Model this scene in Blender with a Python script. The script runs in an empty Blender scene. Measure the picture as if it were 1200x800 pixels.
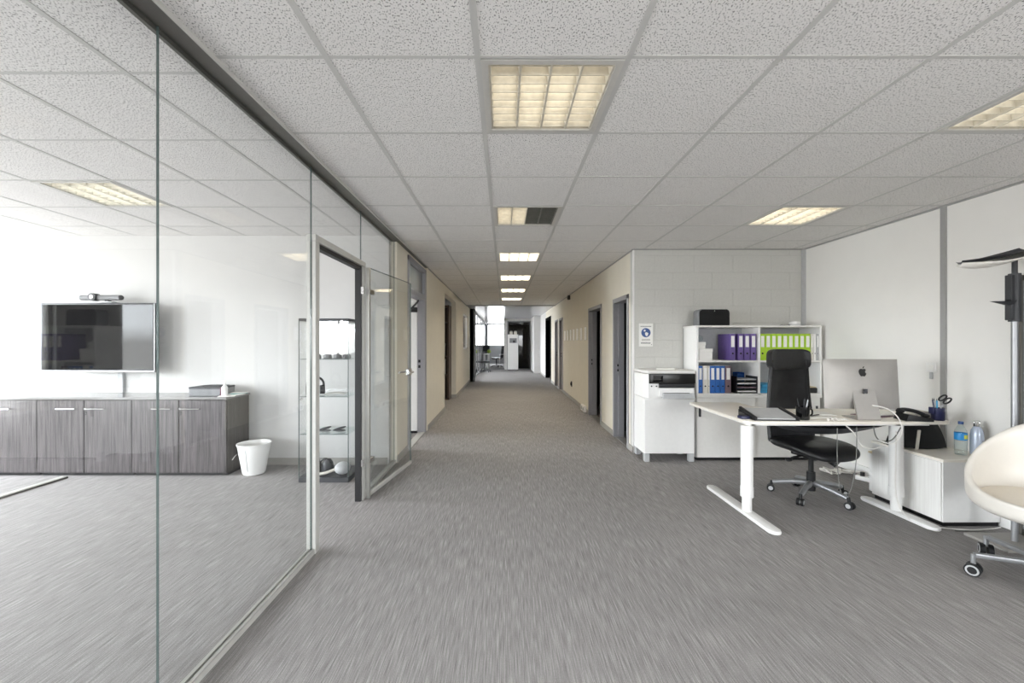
import bpy, bmesh, math, random
from mathutils import Vector, Matrix
random.seed(7)
PI = math.pi
scn = bpy.context.scene
COL = scn.collection

# ------------------------------------------------------------------ camera, sky, exposure
F = 489.0                       # focal length in pixels of a 1200 px wide frame
EYE = 1.345
cam_d = bpy.data.cameras.new('camera'); cam = bpy.data.objects.new('camera', cam_d); COL.objects.link(cam)
cam.location = (0, 0, EYE); cam.rotation_euler = (PI/2, 0, 0)
cam_d.sensor_fit = 'HORIZONTAL'; cam_d.sensor_width = 36; cam_d.lens = F/1200*36
cam_d.shift_x = 9/1200; cam_d.shift_y = 0.5/1200; cam_d.clip_start = .02; cam_d.clip_end = 200
scn.camera = cam
w = bpy.data.worlds.new('overcast_sky'); scn.world = w; w.use_nodes = True
nt_ = w.node_tree; bg = nt_.nodes['Background']; bg.inputs[1].default_value = 25.0
tc_ = nt_.nodes.new('ShaderNodeTexCoord'); sx_ = nt_.nodes.new('ShaderNodeSeparateXYZ'); rp_ = nt_.nodes.new('ShaderNodeValToRGB')   # overcast sky over darker ground
nt_.links.new(tc_.outputs['Generated'], sx_.inputs[0]); nt_.links.new(sx_.outputs['Z'], rp_.inputs[0]); nt_.links.new(rp_.outputs[0], bg.inputs[0])
rp_.color_ramp.elements[0].position = 0; rp_.color_ramp.elements[0].color = (.39, .39, .39, 1); rp_.color_ramp.elements[1].position = .03; rp_.color_ramp.elements[1].color = (.925, .96, 1, 1)
scn.view_settings.view_transform = 'Standard'; scn.view_settings.look = 'None'
scn.view_settings.gamma = 1; scn.view_settings.use_curve_mapping = False
scn.view_settings.exposure = 0.52
scn.cycles.max_bounces = 12; scn.cycles.diffuse_bounces = 7; scn.cycles.transparent_max_bounces = 24
scn.cycles.sample_clamp_indirect = 6; scn.cycles.caustics_reflective = False; scn.cycles.caustics_refractive = False
LAMP_W = 4.0                   # watts of one louvred ceiling light

def portal(name, c, rot, sx, sy):
    l = bpy.data.lights.new(name, 'AREA'); l.shape = 'RECTANGLE'; l.size = sx; l.size_y = sy
    l.cycles.is_portal = True
    o = bpy.data.objects.new(name, l); COL.objects.link(o); o.location = c; o.rotation_euler = rot
# daylight portals in the window openings
portal('daylight_portal', (-6.6, .2, 1.37), (0, -PI/2, 0), 2.05, 2.9)
portal('daylight_portal', (-6.6, 3.5, 1.37), (0, -PI/2, 0), 2.05, 1.6)
portal('daylight_portal', (3.76, -2.4, 1.6), (0, PI/2, 0), 1.5, 2.6)
portal('daylight_portal', (2.45, -5.1, 1.5), (PI/2, 0, 0), 1.9, 1.2)
portal('daylight_portal', (-.55, 26.1, 1.75), (-PI/2, 0, 0), 1, 1.3)
portal('daylight_portal', (-1.2, 16.4, 1.2), (0, -PI/2, 0), 2.3, 4)
portal('daylight_portal', (-5.2, -5.1, 1.5), (PI/2, 0, 0), 2, 1.2)

# ------------------------------------------------------------------ materials
def lin(h):
    h = h.lstrip('#'); c = [int(h[i:i+2], 16)/255 for i in (0, 2, 4)]
    return tuple((x/12.92 if x <= .04045 else ((x+.055)/1.055)**2.4) for x in c) + (1,)
MATS = {}
def mat(name, col, rough=.5, metal=0, var=.06, scale=30, bump=0, stretch=(1, 1, 1), spec=.5, emit=None, coat=0, trans=0):
    if name in MATS: return MATS[name]
    m = bpy.data.materials.new(name); m.use_nodes = True; nt = m.node_tree; p = nt.nodes['Principled BSDF']
    c = lin(col) if isinstance(col, str) else tuple(col)+(1,)
    p.inputs['Roughness'].default_value = rough; p.inputs['Metallic'].default_value = metal
    p.inputs['Specular IOR Level'].default_value = spec; p.inputs['Coat Weight'].default_value = coat
    p.inputs['Transmission Weight'].default_value = trans
    tc = nt.nodes.new('ShaderNodeTexCoord'); mp = nt.nodes.new('ShaderNodeMapping'); mp.inputs['Scale'].default_value = stretch
    nz = nt.nodes.new('ShaderNodeTexNoise'); nz.inputs['Scale'].default_value = scale; nz.inputs['Detail'].default_value = 4
    nt.links.new(tc.outputs['Object'], mp.inputs[0]); nt.links.new(mp.outputs[0], nz.inputs['Vector'])
    rp = nt.nodes.new('ShaderNodeValToRGB')
    rp.color_ramp.elements[0].position = .3; rp.color_ramp.elements[1].position = .7
    rp.color_ramp.elements[0].color = tuple(max(0, x*(1-var)) for x in c[:3])+(1,)
    rp.color_ramp.elements[1].color = tuple(min(1, x*(1+var)) for x in c[:3])+(1,)
    nt.links.new(nz.outputs['Fac'], rp.inputs[0]); nt.links.new(rp.outputs[0], p.inputs['Base Color'])
    if bump:
        b = nt.nodes.new('ShaderNodeBump'); b.inputs['Strength'].default_value = bump; b.inputs['Distance'].default_value = .01
        nt.links.new(nz.outputs['Fac'], b.inputs['Height']); nt.links.new(b.outputs[0], p.inputs['Normal'])
    if emit:
        p.inputs['Emission Color'].default_value = lin(emit[0]); p.inputs['Emission Strength'].default_value = emit[1]
    MATS[name] = m; return m

def glass(name, tint, ior=1.5, rough=0.0, refl=1.0):
    m = bpy.data.materials.new(name); m.use_nodes = True; nt = m.node_tree; nt.nodes.clear()
    out = nt.nodes.new('ShaderNodeOutputMaterial'); mix = nt.nodes.new('ShaderNodeMixShader')
    tr = nt.nodes.new('ShaderNodeBsdfTransparent'); tr.inputs[0].default_value = tuple(tint)+(1,)
    gl = nt.nodes.new('ShaderNodeBsdfGlossy'); gl.inputs['Roughness'].default_value = rough
    lw = nt.nodes.new('ShaderNodeLayerWeight'); lw.inputs['Blend'].default_value = .5      # Schlick Fresnel of a thin pane
    pw = nt.nodes.new('ShaderNodeMath'); pw.operation = 'POWER'; pw.inputs[1].default_value = 5; nt.links.new(lw.outputs['Facing'], pw.inputs[0])
    f0 = ((ior-1)/(ior+1))**2
    mu = nt.nodes.new('ShaderNodeMath'); mu.operation = 'MULTIPLY_ADD'; mu.inputs[1].default_value = (1-f0)*refl; mu.inputs[2].default_value = f0*refl
    nt.links.new(pw.outputs[0], mu.inputs[0]); nt.links.new(mu.outputs[0], mix.inputs[0])
    nt.links.new(tr.outputs[0], mix.inputs[1]); nt.links.new(gl.outputs[0], mix.inputs[2]); nt.links.new(mix.outputs[0], out.inputs[0])
    MATS[name] = m; return m

def carpet():
    m = bpy.data.materials.new('carpet'); m.use_nodes = True; nt = m.node_tree; p = nt.nodes['Principled BSDF']
    L = nt.links.new; N = nt.nodes.new
    p.inputs['Roughness'].default_value = .95; p.inputs['Specular IOR Level'].default_value = .15
    tc = N('ShaderNodeTexCoord')
    def noise(sx, sy, sc, det=3):
        mp = N('ShaderNodeMapping'); mp.inputs['Scale'].default_value = (sx, sy, 1); L(tc.outputs['Object'], mp.inputs[0])
        n = N('ShaderNodeTexNoise'); n.inputs['Scale'].default_value = sc; n.inputs['Detail'].default_value = det
        L(mp.outputs[0], n.inputs['Vector']); return n.outputs['Fac']
    a = noise(17, .55, 14, 4); b = noise(40, 18, 10, 3); c = noise(1, 1, .8, 2); e = noise(28, .9, 5, 2)
    def mul(x, k, y=None):
        n = N('ShaderNodeMath'); n.operation = 'MULTIPLY_ADD' if y is not None else 'MULTIPLY'; L(x, n.inputs[0]); n.inputs[1].default_value = k
        if y is not None: L(y, n.inputs[2])
        return n.outputs[0]
    s = mul(a, .47, mul(b, .30, mul(e, .28, mul(c, .08))))
    rp = N('ShaderNodeValToRGB'); cr = rp.color_ramp
    cr.elements[0].position = .40; cr.elements[0].color = lin('#737070'); cr.elements[1].position = .73; cr.elements[1].color = lin('#b9b6b5')
    k = cr.elements.new(.56); k.color = lin('#949190')
    L(s, rp.inputs[0]); L(rp.outputs[0], p.inputs['Base Color'])
    bp = N('ShaderNodeBump'); bp.inputs['Strength'].default_value = .5; bp.inputs['Distance'].default_value = .006
    L(s, bp.inputs['Height']); L(bp.outputs[0], p.inputs['Normal'])
    MATS['carpet'] = m; return m

def tile_mat():
    m = bpy.data.materials.new('mineral_tile'); m.use_nodes = True; nt = m.node_tree; p = nt.nodes['Principled BSDF']
    L = nt.links.new; N = nt.nodes.new
    p.inputs['Roughness'].default_value = .95; p.inputs['Specular IOR Level'].default_value = .1
    tc = N('ShaderNodeTexCoord'); oi = N('ShaderNodeObjectInfo')
    ad = N('ShaderNodeVectorMath'); ad.operation = 'ADD'; ml = N('ShaderNodeVectorMath'); ml.operation = 'SCALE'; ml.inputs['Scale'].default_value = 40
    cb = N('ShaderNodeCombineXYZ'); L(oi.outputs['Random'], cb.inputs[0]); L(oi.outputs['Random'], cb.inputs[1]); L(cb.outputs[0], ml.inputs[0])
    L(tc.outputs['Object'], ad.inputs[0]); L(ml.outputs[0], ad.inputs[1])
    mp = N('ShaderNodeMapping'); mp.inputs['Scale'].default_value = (1, .6, 1); L(ad.outputs[0], mp.inputs[0])
    n1 = N('ShaderNodeTexNoise'); n1.inputs['Scale'].default_value = 205; n1.inputs['Detail'].default_value = 1.5; L(mp.outputs[0], n1.inputs['Vector'])
    r1 = N('ShaderNodeValToRGB'); r1.color_ramp.elements[0].position = .35; r1.color_ramp.elements[1].position = .42
    r1.color_ramp.elements[0].color = lin('#7a7876'); r1.color_ramp.elements[1].color = lin('#edebe9'); L(n1.outputs['Fac'], r1.inputs[0])
    L(r1.outputs[0], p.inputs['Base Color'])
    b = N('ShaderNodeBump'); b.inputs['Strength'].default_value = .5; b.inputs['Distance'].default_value = .004
    L(r1.outputs[0], b.inputs['Height']); L(b.outputs[0], p.inputs['Normal'])
    MATS['tile'] = m; return m

def woodgrain(name, c0, c1, rough=.4, stretch=(40, 40, 1.5), lo=.35, hi=.65):
    m = bpy.data.materials.new(name); m.use_nodes = True; nt = m.node_tree; p = nt.nodes['Principled BSDF']
    L = nt.links.new; N = nt.nodes.new; p.inputs['Roughness'].default_value = rough
    tc = N('ShaderNodeTexCoord'); mp = N('ShaderNodeMapping'); mp.inputs['Scale'].default_value = stretch
    n = N('ShaderNodeTexNoise'); n.inputs['Scale'].default_value = 1.6; n.inputs['Detail'].default_value = 6; n.inputs['Distortion'].default_value = .4
    L(tc.outputs['Object'], mp.inputs[0]); L(mp.outputs[0], n.inputs['Vector'])
    r = N('ShaderNodeValToRGB'); r.color_ramp.elements[0].position = lo; r.color_ramp.elements[1].position = hi
    r.color_ramp.elements[0].color = lin(c0); r.color_ramp.elements[1].color = lin(c1)
    L(n.outputs['Fac'], r.inputs[0]); L(r.outputs[0], p.inputs['Base Color']); MATS[name] = m; return m

carpet(); tile_mat()
glass('glass', (.985, .992, .99)); glass('glass_clear', (.985, .99, .99)); glass('glass_shelf', (.93, .975, .965)); glass('glass_dark', (.12, .12, .13))
glass('frosted', (.72, .76, .78), rough=.4)
mat('glass_edge', '#54615f', .15, 0, .05)
mat('wall_white', '#cdccca', .8, 0, .015, 6, .02); mat('panel_white', '#ebe9e5', .6, 0, .01, 6); mat('wall_warm', '#ded8ca', .8, 0, .02, 6, .02)
mat('block', '#cbcac5', .75, 0, .03, 40, .25); mat('mortar', '#c8c7c2', .85, 0, .03, 50, .1)
mat('grid_white', '#c9c8c5', .6, 0, .02); mat('slab', '#c8c7c4', .9); mat('trim_grey', '#9c9b99', .55, 0, .03)
mat('baseboard', '#a19e99', .6, 0, .04); mat('alu', '#b9b8b4', .35, .75, .04); mat('alu_dark', '#6d6b66', .45, .6, .04); mat('alu_light', '#c4c3be', .45, .3, .03)
mat('frame_grey', '#a09fa3', .7, 0, .03, spec=.25); mat('black', '#141416', .5, 0, .1); mat('black_gloss', '#0b0b0d', .03, 0, .1)
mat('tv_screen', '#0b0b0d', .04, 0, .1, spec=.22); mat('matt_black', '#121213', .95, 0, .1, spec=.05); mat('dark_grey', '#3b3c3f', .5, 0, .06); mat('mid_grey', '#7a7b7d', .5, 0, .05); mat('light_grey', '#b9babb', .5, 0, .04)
mat('white', '#eeedeb', .4, 0, .015); mat('sheet_white', '#fdfdfc', .9, 0, .0); mat('white_gloss', '#f1f0ee', .2, 0, .01); mat('white_matt', '#e9e7e3', .7, 0, .02); mat('paper', '#f1f0ec', .9, 0, .02)
mat('chrome', '#d3d3d2', .18, 1, .02); mat('steel', '#a4a5a7', .42, .7, .03)
woodgrain('grey_wood', '#423f40', '#625d5e', .25); woodgrain('grey_wood_side', '#4b4846', '#5c5957', .2); woodgrain('grey_wood_top', '#7c7a79', '#8f8d8c', .18, (2, 40, 40))
woodgrain('birch', '#ece5d8', '#f4efe6', .35, (2, 30, 30)); woodgrain('white_oak', '#e6e4e1', '#eeedea', .5, (50, 50, 2))
woodgrain('brown_wood', '#3f3026', '#5f4a3a', .5)
mat('louvre', '#d6d1c4', .3, .25, .1); mat('louvre_painted_shade', '#83827a', .35, .4, .08); mat('fixture_box', '#bdb8ab', .4, 0, .1); mat('fixture_frame', '#cfcdc8', .4, .2, .03)  # darker louvre copy paints the missing light of the half-dark fixture
mat('leather', '#19191b', .38, 0, .15, 60, .15); mat('mesh_painted_sheen', '#242426', .6, 0, .55, 7, .3)  # large mesh blotches paint grey highlights into the backrest colour
mat('cream_leather', '#e8dfd0', .45, 0, .02, 50, .05); mat('chair_shell', '#dfdad2', .35, 0, .01)
mat('purple', '#6b5797', .5, 0, .05); mat('lime', '#a9cf2c', .5, 0, .05); mat('blue', '#2f66b1', .5, 0, .06); mat('mauve', '#7b6770', .6, 0, .05); mat('offwhite_card', '#ddd9cf', .6, 0, .04)
mat('cyan', '#3d9fce', .5, 0, .05); mat('navy', '#22254a', .4, 0, .1); mat('sign_blue', '#34548c', .5, 0, .03)
mat('silver', '#aeaaa5', .5, .35, .02); mat('thermos', '#b3bccb', .25, .2, .03); mat('label_blue', '#2f8fd0', .4, 0, .05); mat('label_yellow', '#d9dc5c', .4, 0, .05)
mat('bottle_plastic', '#dfe7e6', .1, 0, .02); glass('pet', (.90, .94, .94), 1.3)
mat('cable_white', '#e2dfda', .4, 0, .03); mat('cable_grey', '#6c6c68', .5, 0, .05); mat('fabric_black', '#151516', .85, 0, .2, 150, .3)
mat('lamp_white', '#e9e6df', .4, 0, .02); mat('pink', '#d98aa6', .5); mat('teal', '#6fb1b1', .5); mat('green_soft', '#b6d15e', .5); mat('beige_card', '#d8c7a3', .7)
mat('lobby_ceiling', '#d5d7da', .18, 0, .02); mat('printer_black', '#1c1b1a', .3, 0, .08)

# ------------------------------------------------------------------ mesh helpers
class MB:
    def __init__(s): s.bm = bmesh.new()
    def box(s, x0, x1, y0, y1, z0, z1, bev=0, seg=2):
        b = s.bm; v = [b.verts.new(c) for c in ((x0,y0,z0),(x1,y0,z0),(x1,y1,z0),(x0,y1,z0),(x0,y0,z1),(x1,y0,z1),(x1,y1,z1),(x0,y1,z1))]
        fs = [b.faces.new([v[i] for i in q]) for q in ((0,3,2,1),(4,5,6,7),(0,1,5,4),(1,2,6,5),(2,3,7,6),(3,0,4,7))]
        if bev:
            es = list({e for f in fs for e in f.edges})
            bmesh.ops.bevel(b, geom=es, offset=bev, segments=seg, affect='EDGES', profile=.5)
        return s
    def ring(s, c, ax, r, n):
        ax = Vector(ax).normalized(); u = ax.orthogonal().normalized(); w_ = ax.cross(u)
        return [s.bm.verts.new(Vector(c)+u*r*math.cos(2*PI*i/n)+w_*r*math.sin(2*PI*i/n)) for i in range(n)]
    def cyl(s, p0, p1, r0, r1=None, n=16):
        r1 = r0 if r1 is None else r1; ax = Vector(p1)-Vector(p0)
        a = s.ring(p0, ax, r0, n); b = s.ring(p1, ax, r1, n)
        for i in range(n): s.bm.faces.new((a[i], a[(i+1)%n], b[(i+1)%n], b[i]))
        s.bm.faces.new(a[::-1]); s.bm.faces.new(b); return s
    def tube(s, pts, r, n=8, smooth=3):
        P = [Vector(p) for p in pts]
        if smooth and len(P) > 2:                       # Catmull-Rom
            Q = []
            for i in range(len(P)-1):
                a = P[max(i-1, 0)]; b = P[i]; c = P[i+1]; d = P[min(i+2, len(P)-1)]
                for k in range(smooth):
                    t = k/smooth
                    Q.append(.5*((2*b)+(c-a)*t+(2*a-5*b+4*c-d)*t*t+(3*b-a-3*c+d)*t**3))
            Q.append(P[-1]); P = Q
        t0 = (P[1]-P[0]).normalized(); u = t0.orthogonal().normalized(); prev = None
        for i, p in enumerate(P):
            t = (P[min(i+1, len(P)-1)]-P[max(i-1, 0)]).normalized()
            u = (u-t*u.dot(t)).normalized(); w_ = t.cross(u)
            rr = r[i*len(r)//len(P)] if isinstance(r, (list, tuple)) else r
            ring = [s.bm.verts.new(p+u*rr*math.cos(2*PI*k/n)+w_*rr*math.sin(2*PI*k/n)) for k in range(n)]
            if prev:
                for k in range(n): s.bm.faces.new((prev[k], prev[(k+1)%n], ring[(k+1)%n], ring[k]))
            else: s.bm.faces.new(ring[::-1])
            prev = ring
        s.bm.faces.new(prev); return s
    def lathe(s, prof, n=24, c=(0, 0, 0)):
        rows = []
        for r, z in prof:
            rows.append([s.bm.verts.new((c[0]+r*math.cos(2*PI*i/n), c[1]+r*math.sin(2*PI*i/n), c[2]+z)) for i in range(n)] if r > 1e-5 else [s.bm.verts.new((c[0], c[1], c[2]+z))])
        for a, b in zip(rows, rows[1:]):
            for i in range(n):
                q = [a[i%len(a)], a[(i+1)%len(a)], b[(i+1)%len(b)], b[i%len(b)]]
                q = list(dict.fromkeys(q))
                if len(q) > 2: s.bm.faces.new(q)
        return s
    def prism(s, poly, z0, z1, M=None, bev=0):
        M = M or Matrix.Identity(4)
        a = [s.bm.verts.new(M @ Vector((x, y, z0))) for x, y in poly]; b = [s.bm.verts.new(M @ Vector((x, y, z1))) for x, y in poly]; n = len(poly)
        fs = [s.bm.faces.new(a[::-1]), s.bm.faces.new(b)] + [s.bm.faces.new((a[i], a[(i+1)%n], b[(i+1)%n], b[i])) for i in range(n)]
        if bev:
            es = list(fs[0].edges)+list(fs[1].edges)
            bmesh.ops.bevel(s.bm, geom=es, offset=bev, segments=2, affect='EDGES', profile=.5)
        return s
    def grid(s, fn, nu, nv, wrap=False):
        g = [[s.bm.verts.new(fn(i/nu, j/nv)) for j in range(nv+1)] for i in range(nu if wrap else nu+1)]
        for i in range(nu):
            for j in range(nv): s.bm.faces.new((g[i][j], g[(i+1)%len(g)][j], g[(i+1)%len(g)][j+1], g[i][j+1]))
        return s
    def ball(s, c, rx, ry=None, rz=None, n=16, e=1.0):
        ry = ry or rx; rz = rz or rx
        sg = lambda x: math.copysign(abs(x)**e, x)
        rows = []
        m = n//2
        for j in range(m+1):
            ph = -PI/2+PI*j/m
            if j in (0, m): rows.append([s.bm.verts.new((c[0], c[1], c[2]+math.copysign(rz, ph)))]); continue
            rows.append([s.bm.verts.new((c[0]+rx*sg(math.cos(2*PI*i/n))*abs(math.cos(ph))**e, c[1]+ry*sg(math.sin(2*PI*i/n))*abs(math.cos(ph))**e, c[2]+rz*sg(math.sin(ph)))) for i in range(n)])
        for a, b in zip(rows, rows[1:]):
            for i in range(n):
                q = list(dict.fromkeys([a[i%len(a)], a[(i+1)%len(a)], b[(i+1)%len(b)], b[i%len(b)]]))
                if len(q) > 2: s.bm.faces.new(q)
        return s
    def xf(s, M):
        bmesh.ops.transform(s.bm, matrix=M, verts=s.bm.verts); return s
    def mesh(s, name, m, smooth=True):
        bmesh.ops.recalc_face_normals(s.bm, faces=s.bm.faces)
        me = bpy.data.meshes.new(name); s.bm.to_mesh(me); s.bm.free(); me.materials.append(MATS[m] if isinstance(m, str) else m)
        if smooth:
            for p in me.polygons: p.use_smooth = True
            me.set_sharp_from_angle(angle=math.radians(38))
        return me
    def build(s, name, m, parent=None, loc=None, rot=None, smooth=True):
        return link(name, s.mesh(name, m, smooth), parent, loc, rot)
def link(name, me, parent=None, loc=None, rot=None):
    o = bpy.data.objects.new(name, me); COL.objects.link(o); o.parent = parent
    if loc: o.location = loc
    if rot: o.rotation_euler = rot
    return o
def tag(o, label, cat, group=None, kind=None):
    o['label'] = label; o['category'] = cat
    if group: o['group'] = group
    if kind: o['kind'] = kind
    return o
def T(name, label, cat, loc=(0, 0, 0), rz=0, group=None, kind=None):
    o = link(name, None, None, loc, (0, 0, rz)); o.empty_display_size = .05
    return tag(o, label, cat, group, kind)
def B(*a, bev=0, seg=2): return MB().box(*a, bev=bev, seg=seg)
def solidify(o, t, off=-1):
    m = o.modifiers.new('thickness', 'SOLIDIFY'); m.thickness = t; m.offset = off; return o
def subsurf(o, n=1):
    m = o.modifiers.new('smooth', 'SUBSURF'); m.levels = n; m.render_levels = n; return o

ZC = 2.471                      # hall ceiling
ZM = 2.510                      # meeting room ceiling
XG = -1.225                     # glass partition
XL = -1.17                      # corridor left wall
XR = 1.566                      # corridor right wall
XW = 3.64                       # right-hand wall
DB = 5.07                       # block wall
DT = 4.58                       # meeting room back wall

# ------------------------------------------------------------------ the setting
f = B(-6.7, 4.2, -5.2, 26.3, -.12, 0).build('floor', 'carpet', smooth=False); tag(f, 'streaky grey loop carpet running through office and corridor', 'floor', kind='structure')

def ceil_struct(name, label):
    return T(name, label, 'ceiling', kind='structure')
roof = B(-6.7, 4.2, -5.2, 26.3, 2.62, 2.75).build('ceiling_slab', 'slab', smooth=False); tag(roof, 'concrete slab above the suspended ceiling tiles', 'ceiling', kind='structure')
hall = ceil_struct('ceiling', 'suspended ceiling of speckled white mineral tiles over hall and corridor')
meet = ceil_struct('ceiling_meeting', 'suspended ceiling of speckled white tiles inside the glass meeting room')
TILE = {}
def tile(parent, x0, x1, y0, y1, z):
    key = (round(x1-x0, 3), round(y1-y0, 3))
    if key not in TILE:
        a, b = key; TILE[key] = MB().box(-a/2, a/2, -b/2, b/2, 0, .015, bev=.002, seg=1).mesh('ceiling_tile', 'tile', False)
    link('ceiling_tile', TILE[key], parent, ((x0+x1)/2, (y0+y1)/2, z+.0012+random.uniform(0, .001)))
def bar(parent, x0, x1, y0, y1, z):
    B(x0, x1, y0, y1, z-.0005, z+.0035).build('grid_bar', 'grid_white', parent, smooth=False)
GX0, GD0 = -.106, 1.651
LIGHTS = [(0, n) for n in (0, 3, 6, 9, 12, 15)] + [(4, 0), (4, 3)]
def ceiling_grid(parent, xs, ys, z, skip, blocked=lambda x, y: False):
    hw = .012
    for i in range(len(xs)-1):
        for j in range(len(ys)-1):
            if blocked((xs[i]+xs[i+1])/2, (ys[j]+ys[j+1])/2) or (round(xs[i], 3), round(ys[j], 3)) in skip: continue
            tile(parent, xs[i]+.003, xs[i+1]-.003, ys[j]+.003, ys[j+1]-.003, z)
LX = [GX0+.6*k for k in range(-1, 7)]
hx = [XG+.045]+LX+[XW]
ry = [GD0+.6*n for n in range(-3, 19)]
skip = {(round(GX0+.6*c, 3), round(GD0+.6*n, 3)) for c, n in LIGHTS}
ys_h = [y for y in ry if y < DB]+[DB]
ceiling_grid(hall, hx, ys_h, ZC, skip)
cx = [XG+.045]+[x for x in LX if x < XR]+[XR]
ys_c = [DB]+[y for y in ry if y > DB]+[12.8]
ceiling_grid(hall, cx, ys_c, ZC, skip)
for x in LX: bar(hall, x-.012, x+.012, ry[0], 12.8 if x < XR else DB, ZC)
for y in ry:
    bar(hall, hx[0], XW if y < DB else XR, y-.009, y+.009, ZC+.0005)
# shadow trim round the hall ceiling
MB().box(XR-.014, XR, DB, 12.8, ZC-.012, ZC+.004).box(XR-.014, XW, DB-.014, DB, ZC-.012, ZC+.004).box(XW-.014, XW, -.2, DB, ZC-.012, ZC+.004).box(XL, XL+.014, 6.4, 12.8, ZC-.012, ZC+.004).build('perimeter_trim', 'trim_grey', hall, smooth=False)
B(-1.3, XW+.1, -5.1, ry[0]-.009, ZC, ZC+.1).build('rear_board', 'tile', hall, smooth=False)
mx = [-6.5]+[-1.64-.6*k for k in range(8, -1, -1)]+[XG-.02]
my = [1.81+.6*n for n in range(-3, 5)]+[DT]
mskip = {(round(-3.44, 3), round(3.01, 3))}
ceiling_grid(meet, mx, my, ZM, mskip)
for x in mx[1:-1]: bar(meet, x-.012, x+.012, my[0], DT, ZM)
for y in my[:-1]: bar(meet, -6.5, XG-.02, y-.009, y+.009, ZM+.0005)
B(-6.55, XG-.02, -5.1, my[0]-.009, ZM, ZM+.08).build('rear_board', 'tile', meet, smooth=False)
o = B(-1.3, 4.2, 12.8, 26.2, ZC, ZC+.1).build('ceiling_lobby', 'lobby_ceiling', smooth=False); tag(o, 'smooth shiny white ceiling of the lobby beyond the corridor', 'ceiling', kind='structure')
B(XL, XR, 12.79, 12.81, ZC-.03, ZC).build('edge_profile', 'trim_grey', o, smooth=False)
tag(B(-6.5, -1.29, 4.68, 14.2, ZM, ZM+.08).build('ceiling_side_rooms', 'wall_white', smooth=False), 'plain white ceiling of the side rooms off the corridor', 'ceiling', kind='structure')

def wall(name, label, m, boxes, cat='wall'):
    b = MB()
    for q in boxes: b.box(*q)
    return tag(b.build(name, m, smooth=False), label, cat, kind='structure')
ZT = 2.62
# outer left wall with window openings
wall('wall_outer_left', 'outer wall of the meeting room side with tall windows', 'wall_white',
     [(-6.7, -6.5, -5.2, 14.2, 0, .35), (-6.7, -6.5, -5.2, 14.2, 2.4, ZT), (-6.7, -6.5, -5.2, -1.2, .35, 2.4), (-6.7, -6.5, 1.65, 2.7, .35, 2.4),
      (-6.7, -6.5, 4.3, 5.2, .35, 2.4), (-6.7, -6.5, 7.9, 10.6, .35, 2.4), (-6.7, -6.5, 13.6, 14.2, .35, 2.4)])
wall('wall_rear', 'rear wall with windows facing the corridor', 'wall_white',
     [(-6.5, XW, -5.2, -5, 0, .9), (-6.5, XW, -5.2, -5, 2.1, ZT), (-6.5, -6.2, -5.2, -5, .9, 2.1), (-4.2, 1.5, -5.2, -5, .9, 2.1), (3.4, XW, -5.2, -5, .9, 2.1)])
wall('wall_right', 'white panelled partition wall behind the desk', 'panel_white',
     [(XW, XW+.12, -1.1, DB+.1, 0, ZT), (XW, XW+.12, -5.2, -1.1, 0, .8), (XW, XW+.12, -5.2, -1.1, 2.4, ZT), (XW, XW+.12, -5.2, -3.7, .8, 2.4)])
wall('wall_meeting', 'white meeting room wall carrying the television', 'wall_white', [(-6.5, XG-.04, DT, DT+.1, 0, ZT)])
wall('wall_corridor_left', 'cream plastered wall along the left of the corridor', 'wall_warm',
     [(XG-.07, XG+.03, DT+.06, 5.2, 0, ZT), (XG-.07, XG+.03, 5.2, 6.3, 2.40, ZT), (XG-.07, XL, 6.3, 8.2, 0, ZT), (-1.29, XL, 8.2, 10.1, 2.3, ZT),
      (-1.29, XL, 10.1, 11.9, 0, ZT), (-1.29, XL, 13.3, 14.2, 0, ZT), (-1.29, XL, 11.9, 13.3, 0, 1.13), (-1.29, XL, 11.9, 13.3, 2.17, ZT)])
wall('wall_side_rooms', 'inner walls between the rooms left of the corridor', 'wall_white',
     [(-6.5, -1.29, 8.2, 8.3, 0, ZT), (-6.5, -1.29, 10.1, 10.2, 0, ZT), (-6.5, -1.05, 14.2, 14.35, 0, ZT)])
wall('wall_corridor_right', 'pale painted wall along the right of the corridor', 'wall_warm',
     [(XR, XR+.12, DB+.121, 5.245, 0, ZT), (XR, XR+.12, 5.245, 5.98, 1.94, ZT), (XR, XR+.12, 5.98, 6.7, 0, ZT), (XR, XR+.12, 6.7, 7.73, 1.95, ZT),
      (XR, XR+.12, 7.73, 11.1, 0, ZT), (XR, XR+.12, 11.1, 11.85, 2.0, ZT), (XR, XR+.12, 11.85, 12.15, 0, ZT), (XR, XR+.12, 12.15, 12.85, 2.0, ZT), (XR, XR+.12, 12.85, 13.95, 0, ZT),
      (XR, XR+.12, 13.95, 15.7, 2.22, ZT)])
wall('wall_lobby_right', 'white lit wall on the right of the lobby', 'wall_white', [(XR, XR+.12, 15.7, 18.1, 0, ZT)])
wall('wall_store_rooms', 'unlit walls of the store rooms right of the corridor', 'dark_grey', [(3.3, 3.4, 5.2, 20.3, 0, ZT), (XR+.12, 3.3, 6.3, 6.4, 0, ZT), (XR+.12, 3.3, 9, 9.1, 0, ZT), (XR+.12, 3.3, 16.5, 16.6, 0, ZT), (XR+.12, 3.3, 5.19, 5.21, 0, ZT)])

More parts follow.
